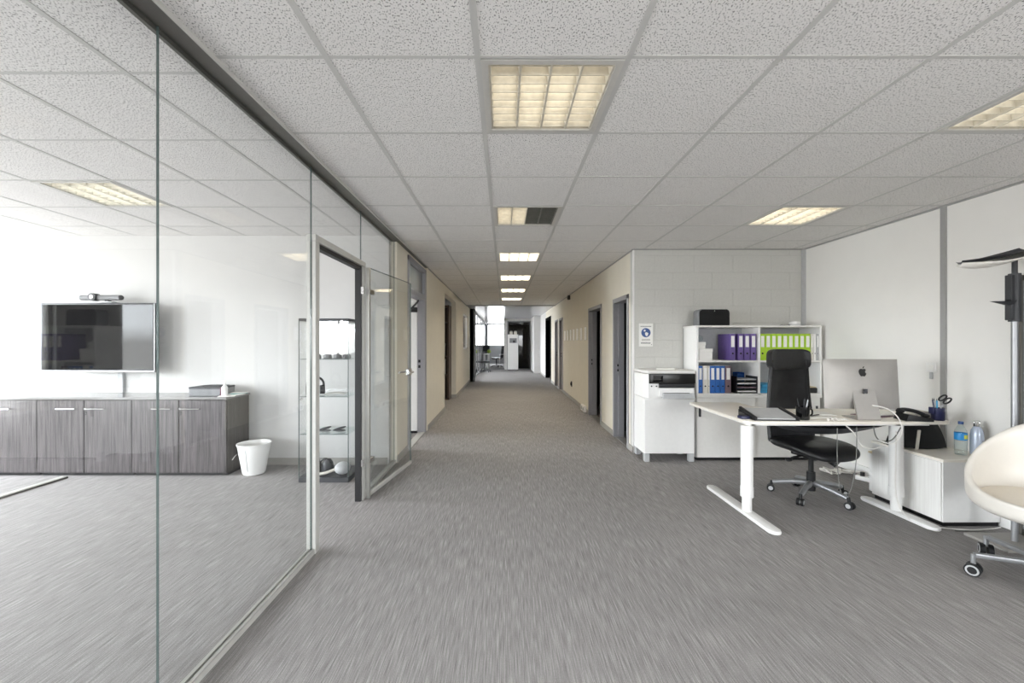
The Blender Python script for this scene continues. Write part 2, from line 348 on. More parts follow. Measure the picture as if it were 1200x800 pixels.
# painted block wall
bw = wall('wall_alcove', 'white painted concrete block wall behind the bookshelf', 'mortar', [(XR, XW, DB, DB+.12, 0, ZT)])
BLK = {}
def block(x0, x1, z0, z1):
    k = (round(x1-x0, 2), round(z1-z0, 2))
    if k not in BLK: BLK[k] = MB().box(-k[0]/2, k[0]/2, -.0025, .004, -k[1]/2, k[1]/2, bev=.002, seg=1).mesh('block', 'block', False)
    link('block', BLK[k], bw, ((x0+x1)/2, DB-.001, (z0+z1)/2))
zt = 2.395
rows = [(2.396, 2.468)]+[(zt-.205*(k+1)+.001, zt-.205*k-.001) for k in range(11)]+[(.005, zt-.205*11-.004)]
for r, (z0, z1) in enumerate(rows):
    off = 1.829 if r % 2 else 2.048-.473
    js = [XR+.001]+[off+.473*k for k in range(0, 6) if XR+.05 < off+.473*k < XW-.04]+[XW-.03]
    for a, b in zip(js, js[1:]): block(a+.001, b-.001, z0, z1)

# lobby and far office
wall('wall_lobby_end', 'grey wall beside the dark lounge at the end', 'wall_white', [(1.28, XR, 18, 18.1, 0, ZT), (.0, .14, 20.3, 20.42, 0, ZT), (.0, 3.3, 20.3, 20.42, 2.36, ZT), (1.29, 1.39, 18.1, 20.42, 0, ZT)])
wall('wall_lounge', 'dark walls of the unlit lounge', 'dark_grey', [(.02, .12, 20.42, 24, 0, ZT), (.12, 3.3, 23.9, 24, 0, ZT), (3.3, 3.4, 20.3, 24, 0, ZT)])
wall('wall_far', 'sill wall under the bright window of far office', 'light_grey', [(-1.2, .12, 26, 26.15, 0, 1.1), (-1.2, .12, 26, 26.15, 2.43, ZT), (.02, .12, 24, 26.15, 0, ZT)])

def window(name, label, x0, x1, y, z0, z1, axis='x', nm=2, m='alu_light', pane='glass_clear'):
    """a framed window lying in a wall; axis x: spans x at depth y; axis y: spans depth at x=y"""
    r = T(name, label, 'window', kind='structure')
    def bx(a0, a1, t0, t1, b0, b1, nm_, m_):
        q = (a0, a1, y+t0, y+t1, b0, b1) if axis == 'x' else (y+t0, y+t1, a0, a1, b0, b1)
        B(*q).build(nm_, m_, r, smooth=False)
    for a in (x0, x1-.05): bx(a, a+.05, -.03, .03, z0, z1, 'jamb', m)
    bx(x0, x1, -.03, .03, z0, z0+.05, 'sill', m); bx(x0, x1, -.03, .03, z1-.05, z1, 'head', m)
    s = (x1-x0)/nm
    for k in range(1, nm): bx(x0+s*k-.025, x0+s*k+.025, -.025, .025, z0, z1, 'mullion', m)
    for k in range(nm): bx(x0+s*k+.03, x0+s*k+s-.03, -.004, .004, z0+.04, z1-.04, 'pane', pane)
    return r
window('window_1', 'bright end window of the far office', -1.05, .02, 26.05, 1.1, 2.43, 'x', 1)
window('window_2', 'row of tall meeting room windows before the pier', -1.2, 1.65, -6.6, .35, 2.4, 'y', 2)
window('window_3', 'tall meeting room window next to the television wall', 2.7, 4.3, -6.6, .35, 2.4, 'y', 1)
window('window_4', 'windows of the small room behind the second door', 5.2, 7.9, -6.6, .35, 2.4, 'y', 2)
window('window_5', 'windows of the room behind the corridor pane', 10.6, 13.6, -6.6, .35, 2.4, 'y', 2)
window('window_6', 'windows in the right-hand wall beyond the grey panel', -3.7, -1.1, XW+.06, .8, 2.4, 'y', 2)
window('window_7', 'rear windows of the open office', 1.5, 3.4, -5.1, .9, 2.1, 'x', 2)
window('window_8', 'rear window of the meeting room', -6.2, -4.2, -5.1, .9, 2.1, 'x', 2)
window('window_9', 'pale interior window in the corridor wall', 11.9, 13.3, XL-.05, 1.13, 2.17, 'y', 1, 'white', 'glass_clear')
window('window_10', 'glazed side wall of the far office with slim mullions', 14.6, 26, -1.1, .02, 2.45, 'y', 9, 'mid_grey')
wall('wall_sky_block', 'added pale wall blocking sky outside the far office glazing', 'light_grey', [(-2.7, -2.6, 18.5, 26.15, 0, ZT), (-2.7, -1.05, 26.05, 26.15, 0, ZT)])  # added wall, blocks the sky and leaves a gap for daylight
tag(B(-1.17, -1.0, 14.2, 14.42, 0, ZC).build('trim_1', 'mid_grey', smooth=False), 'grey end post of the corridor left wall', 'post', kind='structure')

# baseboards and trims
def trim(name, label, m, boxes, cat='baseboard'): return wall(name, label, m, boxes, cat)
trim('baseboard_meeting', 'grey baseboard under the television wall', 'baseboard', [(-6.5, XG-.06, DT-.012, DT, 0, .075)])
trim('baseboard_left', 'grey baseboard along the left corridor wall', 'baseboard', [(XG+.03, XG+.042, DT+.06, 5.15, 0, .075), (XL, XL+.012, 6.36, 8.2, 0, .075), (-1.29, XL, 8.2, 8.212, 0, .075), (-1.29, XL+.012, 10.088, 10.1, 0, .075), (XL, XL+.012, 10.1, 14.2, 0, .075)])
trim('baseboard_right', 'grey baseboard along the right corridor wall', 'baseboard', [(XR-.012, XR, a, b, 0, .075) for a, b in ((DB-.01, 5.245), (5.98, 6.7), (7.73, 11.1), (11.85, 12.15), (12.85, 13.95), (15.7, 18))])
trim('baseboard_office', 'pale baseboard trunking round the desk alcove', 'white', [(XW-.02, XW, 2.1, DB, 0, .09), (3.6, XW, DB-.012, DB, 0, .075)])
trim('trim_2', 'grey joint strip in the white panel wall', 'trim_grey', [(XW-.012, XW, 3.43, 3.475, .09, ZC-.012)], 'wall strip')
trim('trim_3', 'pale corner strip where panel wall meets block wall', 'light_grey', [(XW-.035, XW, DB-.035, DB-.002, .09, ZC-.012)], 'wall strip')
trim('trim_4', 'white corner bead where block wall meets corridor', 'white', [(XR-.003, XR+.012, DB-.008, DB+.02, 0, ZC-.012)], 'wall strip')

# ------------------------------------------------------------------ doors on the right of the corridor
def door_right(name, label, d0, d1, zt, leaf=None, leafmat='frame_grey'):
    r = T(name, label, 'door', kind='structure')
    fw = .06
    for k, (a, b) in enumerate(((d0, d0+fw), (d1-fw, d1))):
        B(XR-.015, XR+.13, a, b, 0, zt, bev=.004, seg=1).build('jamb', 'frame_grey', r)
        a2, b2 = (b, b+.02) if k == 0 else (a-.02, a)
        B(XR+.05, XR+.13, a2, b2, 0, zt-fw, bev=.002, seg=1).build('door_stop', 'frame_grey', r)
    B(XR-.015, XR+.13, d0, d1, zt-fw, zt, bev=.004, seg=1).build('head', 'frame_grey', r)
    B(XR, XR+.12, d0+fw, d1-fw, 0, .006).build('threshold', 'alu', r)
    lk = B(XR+.045, XR+.05, d1-fw-.025, d1-fw-.02, .88, 1.08).build('strike_plate', 'steel', r)
    B(XR+.03, XR+.048, d1-fw-.028, d1-fw-.018, .93, .96).build('latch', 'black', r)
    B(XR+.03, XR+.048, d1-fw-.028, d1-fw-.018, 1.0, 1.03).build('latch', 'black', r)
    if leaf == 'closed':
        l = B(XR+.05, XR+.09, d0+fw, d1-fw, .008, zt-fw).build('leaf', leafmat, r)
        MB().cyl((XR+.05, d0+fw+.08, 1.0), (XR-.0, d0+fw+.08, 1.0), .01).cyl((XR+.0, d0+fw+.08, 1.0), (XR+.0, d0+fw+.2, 1.0), .01).build('handle', 'steel', l)
    else:
        l = B(XR+.14, XR+.14+(d1-d0)*.78, d0+fw+.02, d0+fw+.06, .008, zt-fw).build('leaf', 'dark_grey', r)
    return r
door_right('door_2', 'narrow open door with grey frame nearest the block wall', 5.245, 5.98, 1.95)
door_right('door_3', 'wider open door with grey frame beside the posted sheets', 6.7, 7.73, 1.96)
door_right('door_4', 'closed taupe door next to the far end of posted sheets', 11.1, 11.85, 2.0, 'closed', 'baseboard')
door_right('door_5', 'closed taupe door just before the black doorway', 12.15, 12.85, 2.0, 'closed', 'baseboard')
r = T('door_6', 'tall black doorway standing open at corridor end', 'door', kind='structure')
for a, b in ((13.95, 14.03), (15.62, 15.7)): B(XR-.02, XR+.14, a, b, 0, 2.22).build('jamb', 'matt_black', r)
B(XR-.02, XR+.14, 13.95, 15.7, 2.14, 2.22).build('head', 'matt_black', r)
l = B(XR+.14, XR+.95, 14.05, 14.09, .01, 2.14).build('leaf', 'matt_black', r)
MB().cyl((XR+.8, 14.05, 1.02), (XR+.8, 13.99, 1.02), .012).cyl((XR+.8, 13.99, 1.02), (XR+.68, 13.99, 1.02), .012).build('handle', 'steel', l)

# ------------------------------------------------------------------ glass partition of the meeting room
gp = T('glass_partition', 'frameless glass partition with aluminium tracks in front of meeting room', 'glass partition', (XG, 0, 0))
def pane(d0, d1, z0, z1, name='pane', parent=gp, x=0.0, m='glass'):
    o = B(x-.004, x+.004, d0+.0015, d1-.0015, z0, z1).build(name, m, parent, smooth=False)
    for d in (d1-.0025,): B(x-.0042, x+.0042, d, d+.002, z0, z1).build('polished_edge', 'glass_edge', o, smooth=False)
for a, b in ((-3.2, -1.3), (-1.3, 0.05), (0.05, 1.476), (1.476, 2.645)): pane(a, b, .03, ZC-.01)
pane(2.645, 3.56, 2.03, ZC-.01); pane(3.56, DT+.06, .03, ZC-.01)
B(-.02, .085, -4.9, 6.3, ZC-.012, ZC+.02).build('ceiling_track', 'alu_dark', gp, smooth=False)
B(.080, .087, -4.9, 6.3, ZC-.017, ZC+.012).build('track_lip', 'alu_light', gp, smooth=False)
B(-.02, -.005, -4.9, DT, ZC-.03, ZC+.06).build('track_fin', 'alu_dark', gp, smooth=False)
for a, b in ((-4.9, 2.645), (3.6, DT+.06)):
    B(-.022, .022, a, b, 0, .03, bev=.002, seg=1).build('floor_track', 'alu_light', gp, smooth=False)
    B(-.022, -.006, a, b, .029, .034).build('track_lip', 'alu', gp, smooth=False)
    B(.006, .022, a, b, .029, .034).build('track_lip', 'alu', gp, smooth=False)
# door frame
dfm = T('door_frame', 'aluminium door frame with black rebate in the glass partition', 'door frame', (XG, 0, 0))
for a, b in ((2.645, 2.70), (3.545, 3.60)):
    B(-.03, .03, a, b, 0, 1.985, bev=.002, seg=1).build('jamb', 'alu_light', dfm)
    B(-.006, .006, a-.002, b+.002, .0, 1.98).build('groove', 'alu_dark', dfm)
B(-.0305, .0305, 2.6445, 3.6005, 1.9855, 2.03, bev=.003, seg=1).build('head', 'alu_light', dfm)
B(-.032, .010, 2.70, 3.545, 1.955, 1.985).build('head_rebate', 'black', dfm)
B(-.034, .014, 3.515, 3.545, .0, 1.985).build('jamb_rebate', 'black', dfm)
for z in (.32, 1.78): B(-.002, .036, 3.52, 3.55, z-.03, z+.03).build('hinge_plate', 'chrome', dfm)
# glass door, open flat towards the wall
ang = math.atan2(.987, .145)
gd = T('door_1', 'open frameless glass door with lever handle and steel hinges', 'door', (XG+.052, 3.60, 0), ang, kind='structure')
o = B(.01, .99, -.005, .005, .04, 1.985).build('pane', 'glass', gd, smooth=False)
for a in (.01, .986): B(a, a+.004, -.0054, .0054, .04, 1.985).build('polished_edge', 'glass_edge', o, smooth=False)
B(.01, .99, -.0054, .0054, 1.982, 1.987).build('polished_edge', 'glass_edge', o, smooth=False)
B(.0, .995, -.012, .012, .012, .045, bev=.003, seg=1).build('bottom_rail', 'alu_light', gd)
B(-.012, .014, -.014, .014, .0, 1.985).build('hinge_stile', 'alu', gd)
for z in (.32, 1.78): B(.0, .085, -.016, .016, z-.022, z+.022, bev=.004, seg=1).build('hinge', 'chrome', gd)
h = B(.895, .985, -.018, .018, .985, 1.055, bev=.005, seg=1).build('lock_case', 'chrome', gd)
for s in (-1, 1): MB().cyl((.93, s*.018, 1.02), (.93, s*.055, 1.02), .01).tube([(.93, s*.055, 1.02), (.88, s*.06, 1.02), (.81, s*.058, 1.02)], .009).build('lever', 'chrome', h)
# metal floor track in the meeting room
ft = T('floor_rail', 'raised aluminium floor rail crossing the meeting room carpet', 'floor rail', (-4.35, 0, 0))
B(-.03, .03, -3, 4.13, 0, .02, bev=.004, seg=1).build('rail', 'alu_light', ft)
B(.028, .034, -3, 4.13, 0, .012).build('gasket', 'alu_dark', ft)

# second door in the left wall with transom
dl = T('door_7', 'white door standing open under a glazed transom, left corridor wall', 'door', (XG, 0, 0), kind='structure')
for a, b in ((5.15, 5.23), (6.2, 6.38)): B(-.075, .05, a, b, 0, 2.42, bev=.003, seg=1).build('jamb', 'frame_grey', dl)
B(-.075, .05, 5.15, 6.38, 2.36, 2.42).build('head', 'frame_grey', dl); B(-.075, .05, 5.23, 6.2, 1.96, 2.03).build('transom_bar', 'frame_grey', dl)
B(-.005, .005, 5.23, 6.2, 2.03, 2.36).build('transom_pane', 'frosted', dl, smooth=False)
B(-.05, .04, 5.23, 6.2, 0, .008).build('threshold', 'alu_light', dl)
l = B(-.96, -.06, 6.13, 6.17, .04, 1.955).build('leaf', 'white', dl)
B(-.2, -.05, 6.08, 6.13, 1.78, 1.85, bev=.005, seg=1).build('door_closer', 'black', l); MB().tube([(-.12, 6.1, 1.85), (-.06, 6.07, 1.9), (-.03, 6.1, 1.95)], .014).build('closer_arm', 'black', l)
B(-.96, -.06, 6.135, 6.165, .006, .04).build('painted_gap_shade', 'black', dl)  # black strip paints the shade of the gap under the leaf
for z in (.98, 1.06): B(-.05, -.02, 6.185, 6.199, z-.02, z+.02).build('latch', 'black', dl)

# wooden shelf in the dark opening
ws = T('wooden_shelf', 'dark brown wooden shelf in the unlit opening', 'shelf', (-1.68, 9.88, 0))
for x in (-.4, .36): B(x, x+.04, -.2, .2, 0, 2.2).build('side_panel', 'brown_wood', ws)
B(-.4, .4, .17, .2, 0, 2.2).build('back_panel', 'brown_wood', ws)
for z in (.0, .55, .98, 1.4, 1.8, 2.16): B(-.38, .38, -.2, .17, z, z+.03).build('shelf_board', 'brown_wood', ws)
for x, z, hgt, m, lab in ((-.1, 1.43, .34, 'black', 'black box on the upper board of the wooden shelf'), (.0, .58, .36, 'offwhite_card', 'white carton on the lower board of the wooden shelf'), (.0, 1.01, .3, 'brown_wood', 'brown carton on the middle board of the wooden shelf')):
    q = T('storage_box', lab, 'box', (-1.58+x, 9.84, z)); B(-.18, .18, -.15, .15, 0, hgt-.05, bev=.004, seg=1).build('body', m, q); B(-.185, .185, -.155, .155, hgt-.05, hgt, bev=.004, seg=1).build('lid', m, q)

# ------------------------------------------------------------------ louvred ceiling lights
def ceiling_light(label, x, y, z, group, half=False, power=1.0, warm=(1, .92, .78)):
    r = T('ceiling_light', label, 'ceiling light', (x, y, z), 0, group)
    MB().box(.012, .588, .012, .588, .115, .12).box(.012, .017, .012, .588, 0, .115).box(.583, .588, .012, .588, 0, .115).box(.012, .588, .012, .017, 0, .115).box(.012, .588, .583, .588, 0, .115).build('housing', 'fixture_box', r, smooth=False)
    MB().box(.012, .04, .012, .588, -.004, .004).box(.56, .588, .012, .588, -.004, .004).box(.04, .56, .012, .04, -.004, .004).box(.04, .56, .56, .588, -.004, .004).build('frame', 'fixture_frame', r, smooth=False)
    for k in range(5):
        xx = .045+k*.1275
        m = 'louvre_painted_shade' if half and k > 2 else 'louvre'
        b = MB(); M = Matrix(((1, 0, 0, xx), (0, 0, 1, 0), (0, 1, 0, .002), (0, 0, 0, 1)))
        b.prism([(-.004, 0), (.004, 0), (.012, .05), (-.012, .05)], .04, .56, M); b.build('louvre_spine', m, r, smooth=False)
    for k in range(9):
        yy = .06+k*.06
        if half:
            B(.045, .30, yy-.002, yy+.002, .004, .05).build('louvre_slat', 'louvre', r, smooth=False)
            B(.30, .555, yy-.0015, yy+.0015, .006, .05).build('louvre_slat', 'louvre_painted_shade', r, smooth=False)
        else: B(.045, .555, yy-.002, yy+.002, .004, .05).build('louvre_slat', 'louvre', r, smooth=False)
    if half: B(.299, .301, .04, .56, .05, .115).build('divider', 'mid_grey', r, smooth=False); B(.301, .58, .02, .58, .108, .114).build('painted_dark_plate', 'dark_grey', r, smooth=False)  # divider and dark plate added to keep the right half unlit
    l = bpy.data.lights.new('tube_light', 'AREA'); l.shape = 'RECTANGLE'; l.size = .25 if half else .5; l.size_y = .5; l.color = warm; l.energy = LAMP_W*power*(.5 if half else 1)
    lo = bpy.data.objects.new('tube_light', l); COL.objects.link(lo); lo.parent = r; lo.location = (.17 if half else .3, .3, .105)
    return r
nm = ['first', 'second', 'third', 'fourth', 'fifth', 'sixth', 'seventh', 'eighth', 'ninth', 'tenth']
for c, n in LIGHTS:
    x, y = GX0+.6*c, GD0+.6*n
    if c == 0:
        if n == 3: lab, half = 'louvred corridor ceiling light with its right half dark', True
        elif n == 0: lab, half = 'fully lit louvred ceiling light next to the half-dark one, away from corridor end', False
        else: lab, half = 'lit louvred corridor ceiling light, %s past the half-dark one' % nm[(n-6)//3], False
        ceiling_light(lab, x, y, ZC, 'ceiling lights along the corridor', half, {0: .34, 3: .55, 6: 3.2}.get(n, 6.5))
    else:
        ceiling_light('louvred ceiling light over the desk near the block wall' if n == 3 else 'louvred ceiling light over the white tub chair', x, y, ZC, 'ceiling lights over the desk', False, 1.0 if n == 3 else .4, (1, .95, .86))
ceiling_light('cool white louvred ceiling light inside the glass meeting room', -3.44, 3.01, ZM, None, False, .8, (.95, .98, 1))

# ------------------------------------------------------------------ meeting room furniture
DFR = 4.18                      # cabinet fronts
def sideboard(x1, label, left=True, right=True):
    r = T('sideboard_cabinet', label, 'cabinet', (x1-.475, DFR+.2, 0), 0, 'grey wood cabinets under the television')
    wd = .95
    b = MB().box(-wd/2, wd/2, -.18, .17, .03, .77); b.build('body', 'grey_wood_side', r, smooth=False)
    B(-wd/2+.01, wd/2-.01, -.16, .165, 0, .03).build('plinth', 'black', r, smooth=False)
    for s in (-1, 1):
        x0, x1_ = (-wd/2+.003, -.003) if s < 0 else (.003, wd/2-.003)
        dr = B(x0, x1_, -.2, -.182, .035, .757, bev=.001, seg=1).build('door', 'grey_wood', r, smooth=False)
        hx0, hx1 = (-.26, -.07) if s < 0 else (.03, .22)
        MB().tube([(hx0, -.202, .675), (hx0, -.222, .675), (hx1, -.222, .675), (hx1, -.202, .675)], .006, 8, 0).build('handle', 'chrome', dr)
        if s > 0:
            k = MB().cyl((.018, -.2, .675), (.018, -.21, .675), .011).build('lock', 'chrome', dr)
            MB().cyl((.018, -.2, .64), (.018, -.207, .64), .008).cyl((.018, -.2, .62), (.018, -.207, .62), .006).build('key', 'black', dr)
    return r
xe = -2.785
for k, lab in enumerate(('grey wood-grain cabinet with two doors at the end beside the waste basket', 'grey wood-grain two-door cabinet in middle, under the right half of television', 'grey wood-grain two-door cabinet farthest from the waste basket')):
    sideboard(xe-.95*k, lab)
tp = B(xe-2.86, xe+.004, DFR-.005, DT-.012, .77, .79, bev=.001, seg=1).build('worktop', 'grey_wood_top', smooth=False); tag(tp, 'continuous grey wood top lying across the low cabinets', 'worktop')

tv = T('television', 'wall mounted flat black television reflecting the windows', 'television', (-4.27, 4.40, 1.39))
B(-.605, .605, -.02, .03, -.365, .365, bev=.008).build('bezel', 'dark_grey', tv); B(-.585, .585, -.0225, -.018, -.335, .345).build('screen', 'tv_screen', tv, smooth=False)
MB().box(-.6, .6, -.021, -.016, -.36, -.345).box(-.6, -.592, -.021, -.016, -.36, .36).box(.592, .6, -.021, -.016, -.36, .36).build('rim', 'steel', tv, smooth=False)
B(-.035, .035, -.0225, -.02, -.358, -.348).build('maker_badge', 'light_grey', tv, smooth=False)
B(-.3, .3, .03, .06, -.25, .25, bev=.01).build('back_cover', 'dark_grey', tv); B(-.2, .2, .06, .17, -.15, .15).build('wall_mount', 'black', tv)
cb = tag(B(-4.22, -4.16, DT-.03, DT-.001, .79, 1.2, bev=.004, seg=1).build('cable_duct', 'light_grey'), 'pale vertical cable duct below the television', 'cable duct')
vb = T('video_bar', 'grey conference camera bar sitting on the television', 'camera', (-4.26, 4.41, 1.757))
M90 = Matrix.Rotation(PI/2, 4, 'Y')
b = MB().cyl((-.2, 0, .055), (.205, 0, .055), .028, n=16); b.build('bar', 'mid_grey', vb)
for s in (-.2, .205): MB().ball((s, 0, .055), .028).build('end_cap', 'dark_grey' if s > 0 else 'mid_grey', vb)
MB().cyl((-.06, .02, .06), (-.06, -.045, .06), .04, n=24).build('lens_housing', 'dark_grey', vb)
MB().cyl((-.06, -.045, .06), (-.06, -.05, .06), .024, n=20).build('lens', 'chrome', vb)
B(.0, .14, -.03, .03, -.0, .016, bev=.004, seg=1).build('stand', 'light_grey', vb); B(.05, .09, -.015, .02, .014, .035).build('clamp', 'black', vb)

bx = T('document_tray', 'dark grey box with open slot on the sideboard', 'box', (-3.07, 4.38, .79))
B(-.16, .16, -.11, .13, 0, .075, bev=.004, seg=1).build('body', 'mid_grey', bx); B(-.162, .162, -.112, .132, .075, .092, bev=.003, seg=1).build('lid', 'dark_grey', bx); B(-.09, .12, -.02, .1, .09, .098).build('slot', 'black', bx)
sb = T('spray_bottle', 'small white pump bottle with pink side on sideboard', 'bottle', (-2.86, 4.27, .79))
MB().lathe([(0, 0), (.026, 0), (.028, .01), (.028, .09), (.012, .115), (.010, .13), (0, .13)], 16).build('body', 'white_gloss', sb)
MB().cyl((0, 0, .13), (0, 0, .15), .006).box(-.03, .008, -.006, .006, .15, .162, bev=.002, seg=1).build('pump', 'white_gloss', sb); B(-.0275, -.024, -.018, .018, .01, .09).build('sticker', 'pink', sb)
pp = T('paper_pile', 'loose papers and leaflets lying by the pump bottle', 'papers', (-2.82, 4.36, .7905))
for k, (dx, dy, a, m) in enumerate(((-.02, -.1, .4, 'paper'), (.02, .0, -.2, 'paper'), (.0, .06, .9, 'teal'), (-.0, .08, .2, 'paper'))):
    q = B(-.075, .075, -.05, .05, 0, .004).build('sheet', m, pp, (dx*.5, dy, .0005+.0045*k), (0, 0, a))
q = tag(B(-.06, .06, -.1, .1, 0, .02, bev=.003, seg=1).build('notebook', 'black', None, (-5.42, 4.36, .7905), (0, 0, .6)), 'thin black notebook lying at far end of the sideboard', 'notebook')
# waste basket
wb = T('waste_basket', 'white plastic waste basket with ribbed side by the cabinets', 'waste basket', (-2.56, 4.27, 0))
pr = [(0, .004), (.095, .004), (.105, .02), (.15, .30), (.158, .305), (.158, .315), (.148, .315), (.1, .03), (0, .02)]
MB().lathe(pr, 32).build('bucket', 'white', wb)
MB().cyl((0, -.111, .05), (0, -.145, .27), .003, n=8).build('seam', 'light_grey', wb)
MB().grid(lambda u, v: (-.15-.06*u, .02*v-.01-.02*u, .2-.06*u+.02*math.sin(u*3)), 8, 2).build('paper_strip', 'paper', wb)

# glass display case
gc = T('display_case', 'tall glass display cabinet with dark base and top', 'display cabinet', (-1.73, 4.18, 0))
W2, D2, H2 = .24, .19, 1.57
# the case stands at a slight angle along the wall
B(-W2, W2, -D2, D2, .0, .05, bev=.003, seg=1).build('base', 'dark_grey', gc); B(-W2, W2, -D2, D2, H2-.025, H2, bev=.003, seg=1).build('top_board', 'dark_grey', gc)
for s in (-1, 1):
    B(s*W2-.003*(1+s), s*W2+.003*(1-s), -D2, D2, .05, H2-.025).build('side_pane', 'glass_clear', gc, smooth=False)
    B(-W2+.007, W2-.007, s*D2-.003*(1+s), s*D2+.003*(1-s), .05, H2-.025).build('door_pane' if s < 0 else 'back_pane', 'glass_clear', gc, smooth=False)
    for t in (-1, 1): B(s*(W2-.004)-.003, s*(W2-.004)+.003, t*(D2-.004)-.003, t*(D2-.004)+.003, .05, H2-.025).build('pane_edge', 'glass_edge', gc, smooth=False)
for z in (.455, .815, 1.175):
    sh = B(-W2+.012, W2-.012, -D2+.012, D2-.012, z, z+.006).build('glass_shelf', 'glass_shelf', gc, smooth=False)
    B(-W2+.012, W2-.012, -D2+.0105, -D2+.012, z, z+.006).build('shelf_edge', 'glass_edge', sh, smooth=False)
MB().cyl((W2-.06, -D2-.01, H2-.03), (W2-.06, -D2+.01, H2-.03), .012).build('hinge', 'chrome', gc)
MB().cyl((-W2+.03, -D2-.012, .8), (-W2+.03, -D2, .8), .012).build('knob', 'chrome', gc)
def cap(label, x, y, z, m, rz=0, s=.72, visor=True):
    r = T('peaked_cap', label, 'cap', (gc.location.x+x*.9, gc.location.y+y, z), rz, 'small caps in the display cabinet')
    MB().lathe([(.055*s, 0), (.056*s, .025*s), (.045*s, .055*s), (.022*s, .068*s), (0, .07*s)], 18).build('crown', m, r)
    if visor: MB().grid(lambda u, v: ((.05+.04*v)*s*math.sin(-.9+1.8*u), -(.05+.04*v)*s*math.cos(-.9+1.8*u), .008*s-.006*v*s), 8, 2).build('visor', m, r)
    MB().ball((0, 0, .07*s), .007*s, n=8).build('button', m, r)
for x, lab in ((-.14, 'grey cap on the top glass shelf, nearest the frame post'), (-.02, 'grey cap second on the top glass shelf'), (.09, 'grey cap third on the top glass shelf'), (.19, 'dark cap at pane side of the top glass shelf')):
    cap(lab, x, -.05, 1.1815, 'dark_grey' if x > .15 else 'mid_grey')
def headphone(label, x, y, z, m, rz=0):
    r = T('headphones', label, 'headphones', (gc.location.x+x, gc.location.y+y, z), rz, 'headphones in the display cabinet')
    MB().tube([(-.075, 0, .07), (-.07, 0, .13), (-.03, 0, .17), (.03, 0, .17), (.07, 0, .13), (.075, 0, .07)], .011).build('headband', m, r)
    for s in (-1, 1):
        c = MB().cyl((s*.055, 0, .05), (s*.085, 0, .05), .048, .042, n=20).build('ear_cup', m, r)
        MB().cyl((s*.04, 0, .05), (s*.056, 0, .05), .044, n=20).build('cushion', 'black', c)
headphone('black headphones standing on the middle glass shelf', -.135, -.06, .822, 'black', .5)
for x, lab in ((-.17, 'flat dark clip by the frame post on the lowest glass shelf'), (-.03, 'flat dark clip in the middle of the lowest glass shelf'), (.14, 'flat dark clip at the pane end of lowest glass shelf')):
    q = T('flat_clip', lab, 'gadget', (gc.location.x+x*.85, gc.location.y-.08, .4615), .3, 'gadgets on the lowest glass shelf')
    MB().ball((0, 0, .035), .065, .035, .012).xf(Matrix.Rotation(-.25, 4, 'Y')).build('upper_shell', 'dark_grey', q); MB().ball((0, 0, .012), .05, .03, .012).build('lower_shell', 'mid_grey', q)
for x, lab, m in ((-.19, 'black headset lying nearest the frame post on cabinet base', 'black'), (-.045, 'black headset lying mid-way along the cabinet base', 'dark_grey')):
    q = T('headset', lab, 'headset', (gc.location.x+x*.85, gc.location.y+.0, .0505), 0, 'headsets on the cabinet base')
    MB().lathe([(0, 0), (.05, 0), (.058, .03), (.05, .09), (.03, .12), (0, .125)], 18).build('ear_shell', m, q); MB().tube([(-.05, 0, .05), (-.06, -.03, .1), (0, -.04, .14), (.05, -.02, .08)], .008).build('headband', 'black', q)
q = T('white_helmet', 'white rounded helmet lying on the display cabinet base', 'helmet', (gc.location.x+.145, gc.location.y-.09, .0505))
MB().ball((0, 0, .06), .075, .075, .06, 20).build('shell', 'light_grey', q); MB().tube([(-.07, -.02, .05), (-.14, -.06, .03), (-.21, -.065, .02)], .014).build('strap', 'offwhite_card', q)
q = tag(MB().grid(lambda u, v: (-.1+.22*u, -.03+.09*v, .006+.012*math.sin(3*u)*(.3+v)), 8, 4).build('leaflet', 'paper', None, (gc.location.x+.02, gc.location.y-.02, .8215)), 'pale curled leaflet on the middle glass shelf', 'leaflet'); solidify(q, .002)

# ------------------------------------------------------------------ alcove: printer cabinet, printer, shelf
pc = T('printer_cabinet', 'white low cabinet on short legs under the printer', 'cabinet', (1.853, 4.86, 0))
B(-.28, .28, -.16, .19, .09, .70, bev=.002, seg=1).build('body', 'white', pc); B(-.278, .278, -.182, -.163, .094, .698, bev=.002, seg=1).build('door', 'white', pc)
B(-.285, .285, -.182, .192, .70, .715, bev=.002, seg=1).build('top', 'white', pc)
for x in (-.25, .25):
    for y in (-.15, .16): B(x-.028, x+.028, y-.028, y+.028, 0, .09, bev=.003, seg=1).build('leg', 'light_grey', pc)
pt = T('printer', 'white and black office printer on the low cabinet', 'printer', (1.853, 4.86, .7155))
MB().prism([(-.28, -.12), (-.24, -.20), (.27, -.20), (.28, -.17), (.28, .19), (-.28, .19)], 0, .27, bev=.006).build('body', 'white', pt)
MB().prism([(-.28, -.12), (-.24, -.205), (.275, -.205), (.28, -.17), (.28, .19), (-.28, .19)], .275, .31, bev=.008).build('scanner_lid', 'white_matt', pt)
MB().prism([(-.1, -.05), (.1, -.08), (.14, .06), (-.04, .08)], .31, .325, bev=.003).build('paper_on_lid', 'paper', pt)
cp = B(-.24, .272, -.225, -.19, .165, .275, bev=.006).build('control_panel', 'printer_black', pt)
B(-.2, -.09, -.227, -.224, .19, .255).build('display', 'black_gloss', cp)
B(-.13, .262, -.23, -.195, .12, .165, bev=.004, seg=1).build('output_slot', 'black', pt)
B(-.135, .25, -.235, -.195, .02, .118, bev=.004, seg=1).build('paper_tray', 'white', pt)
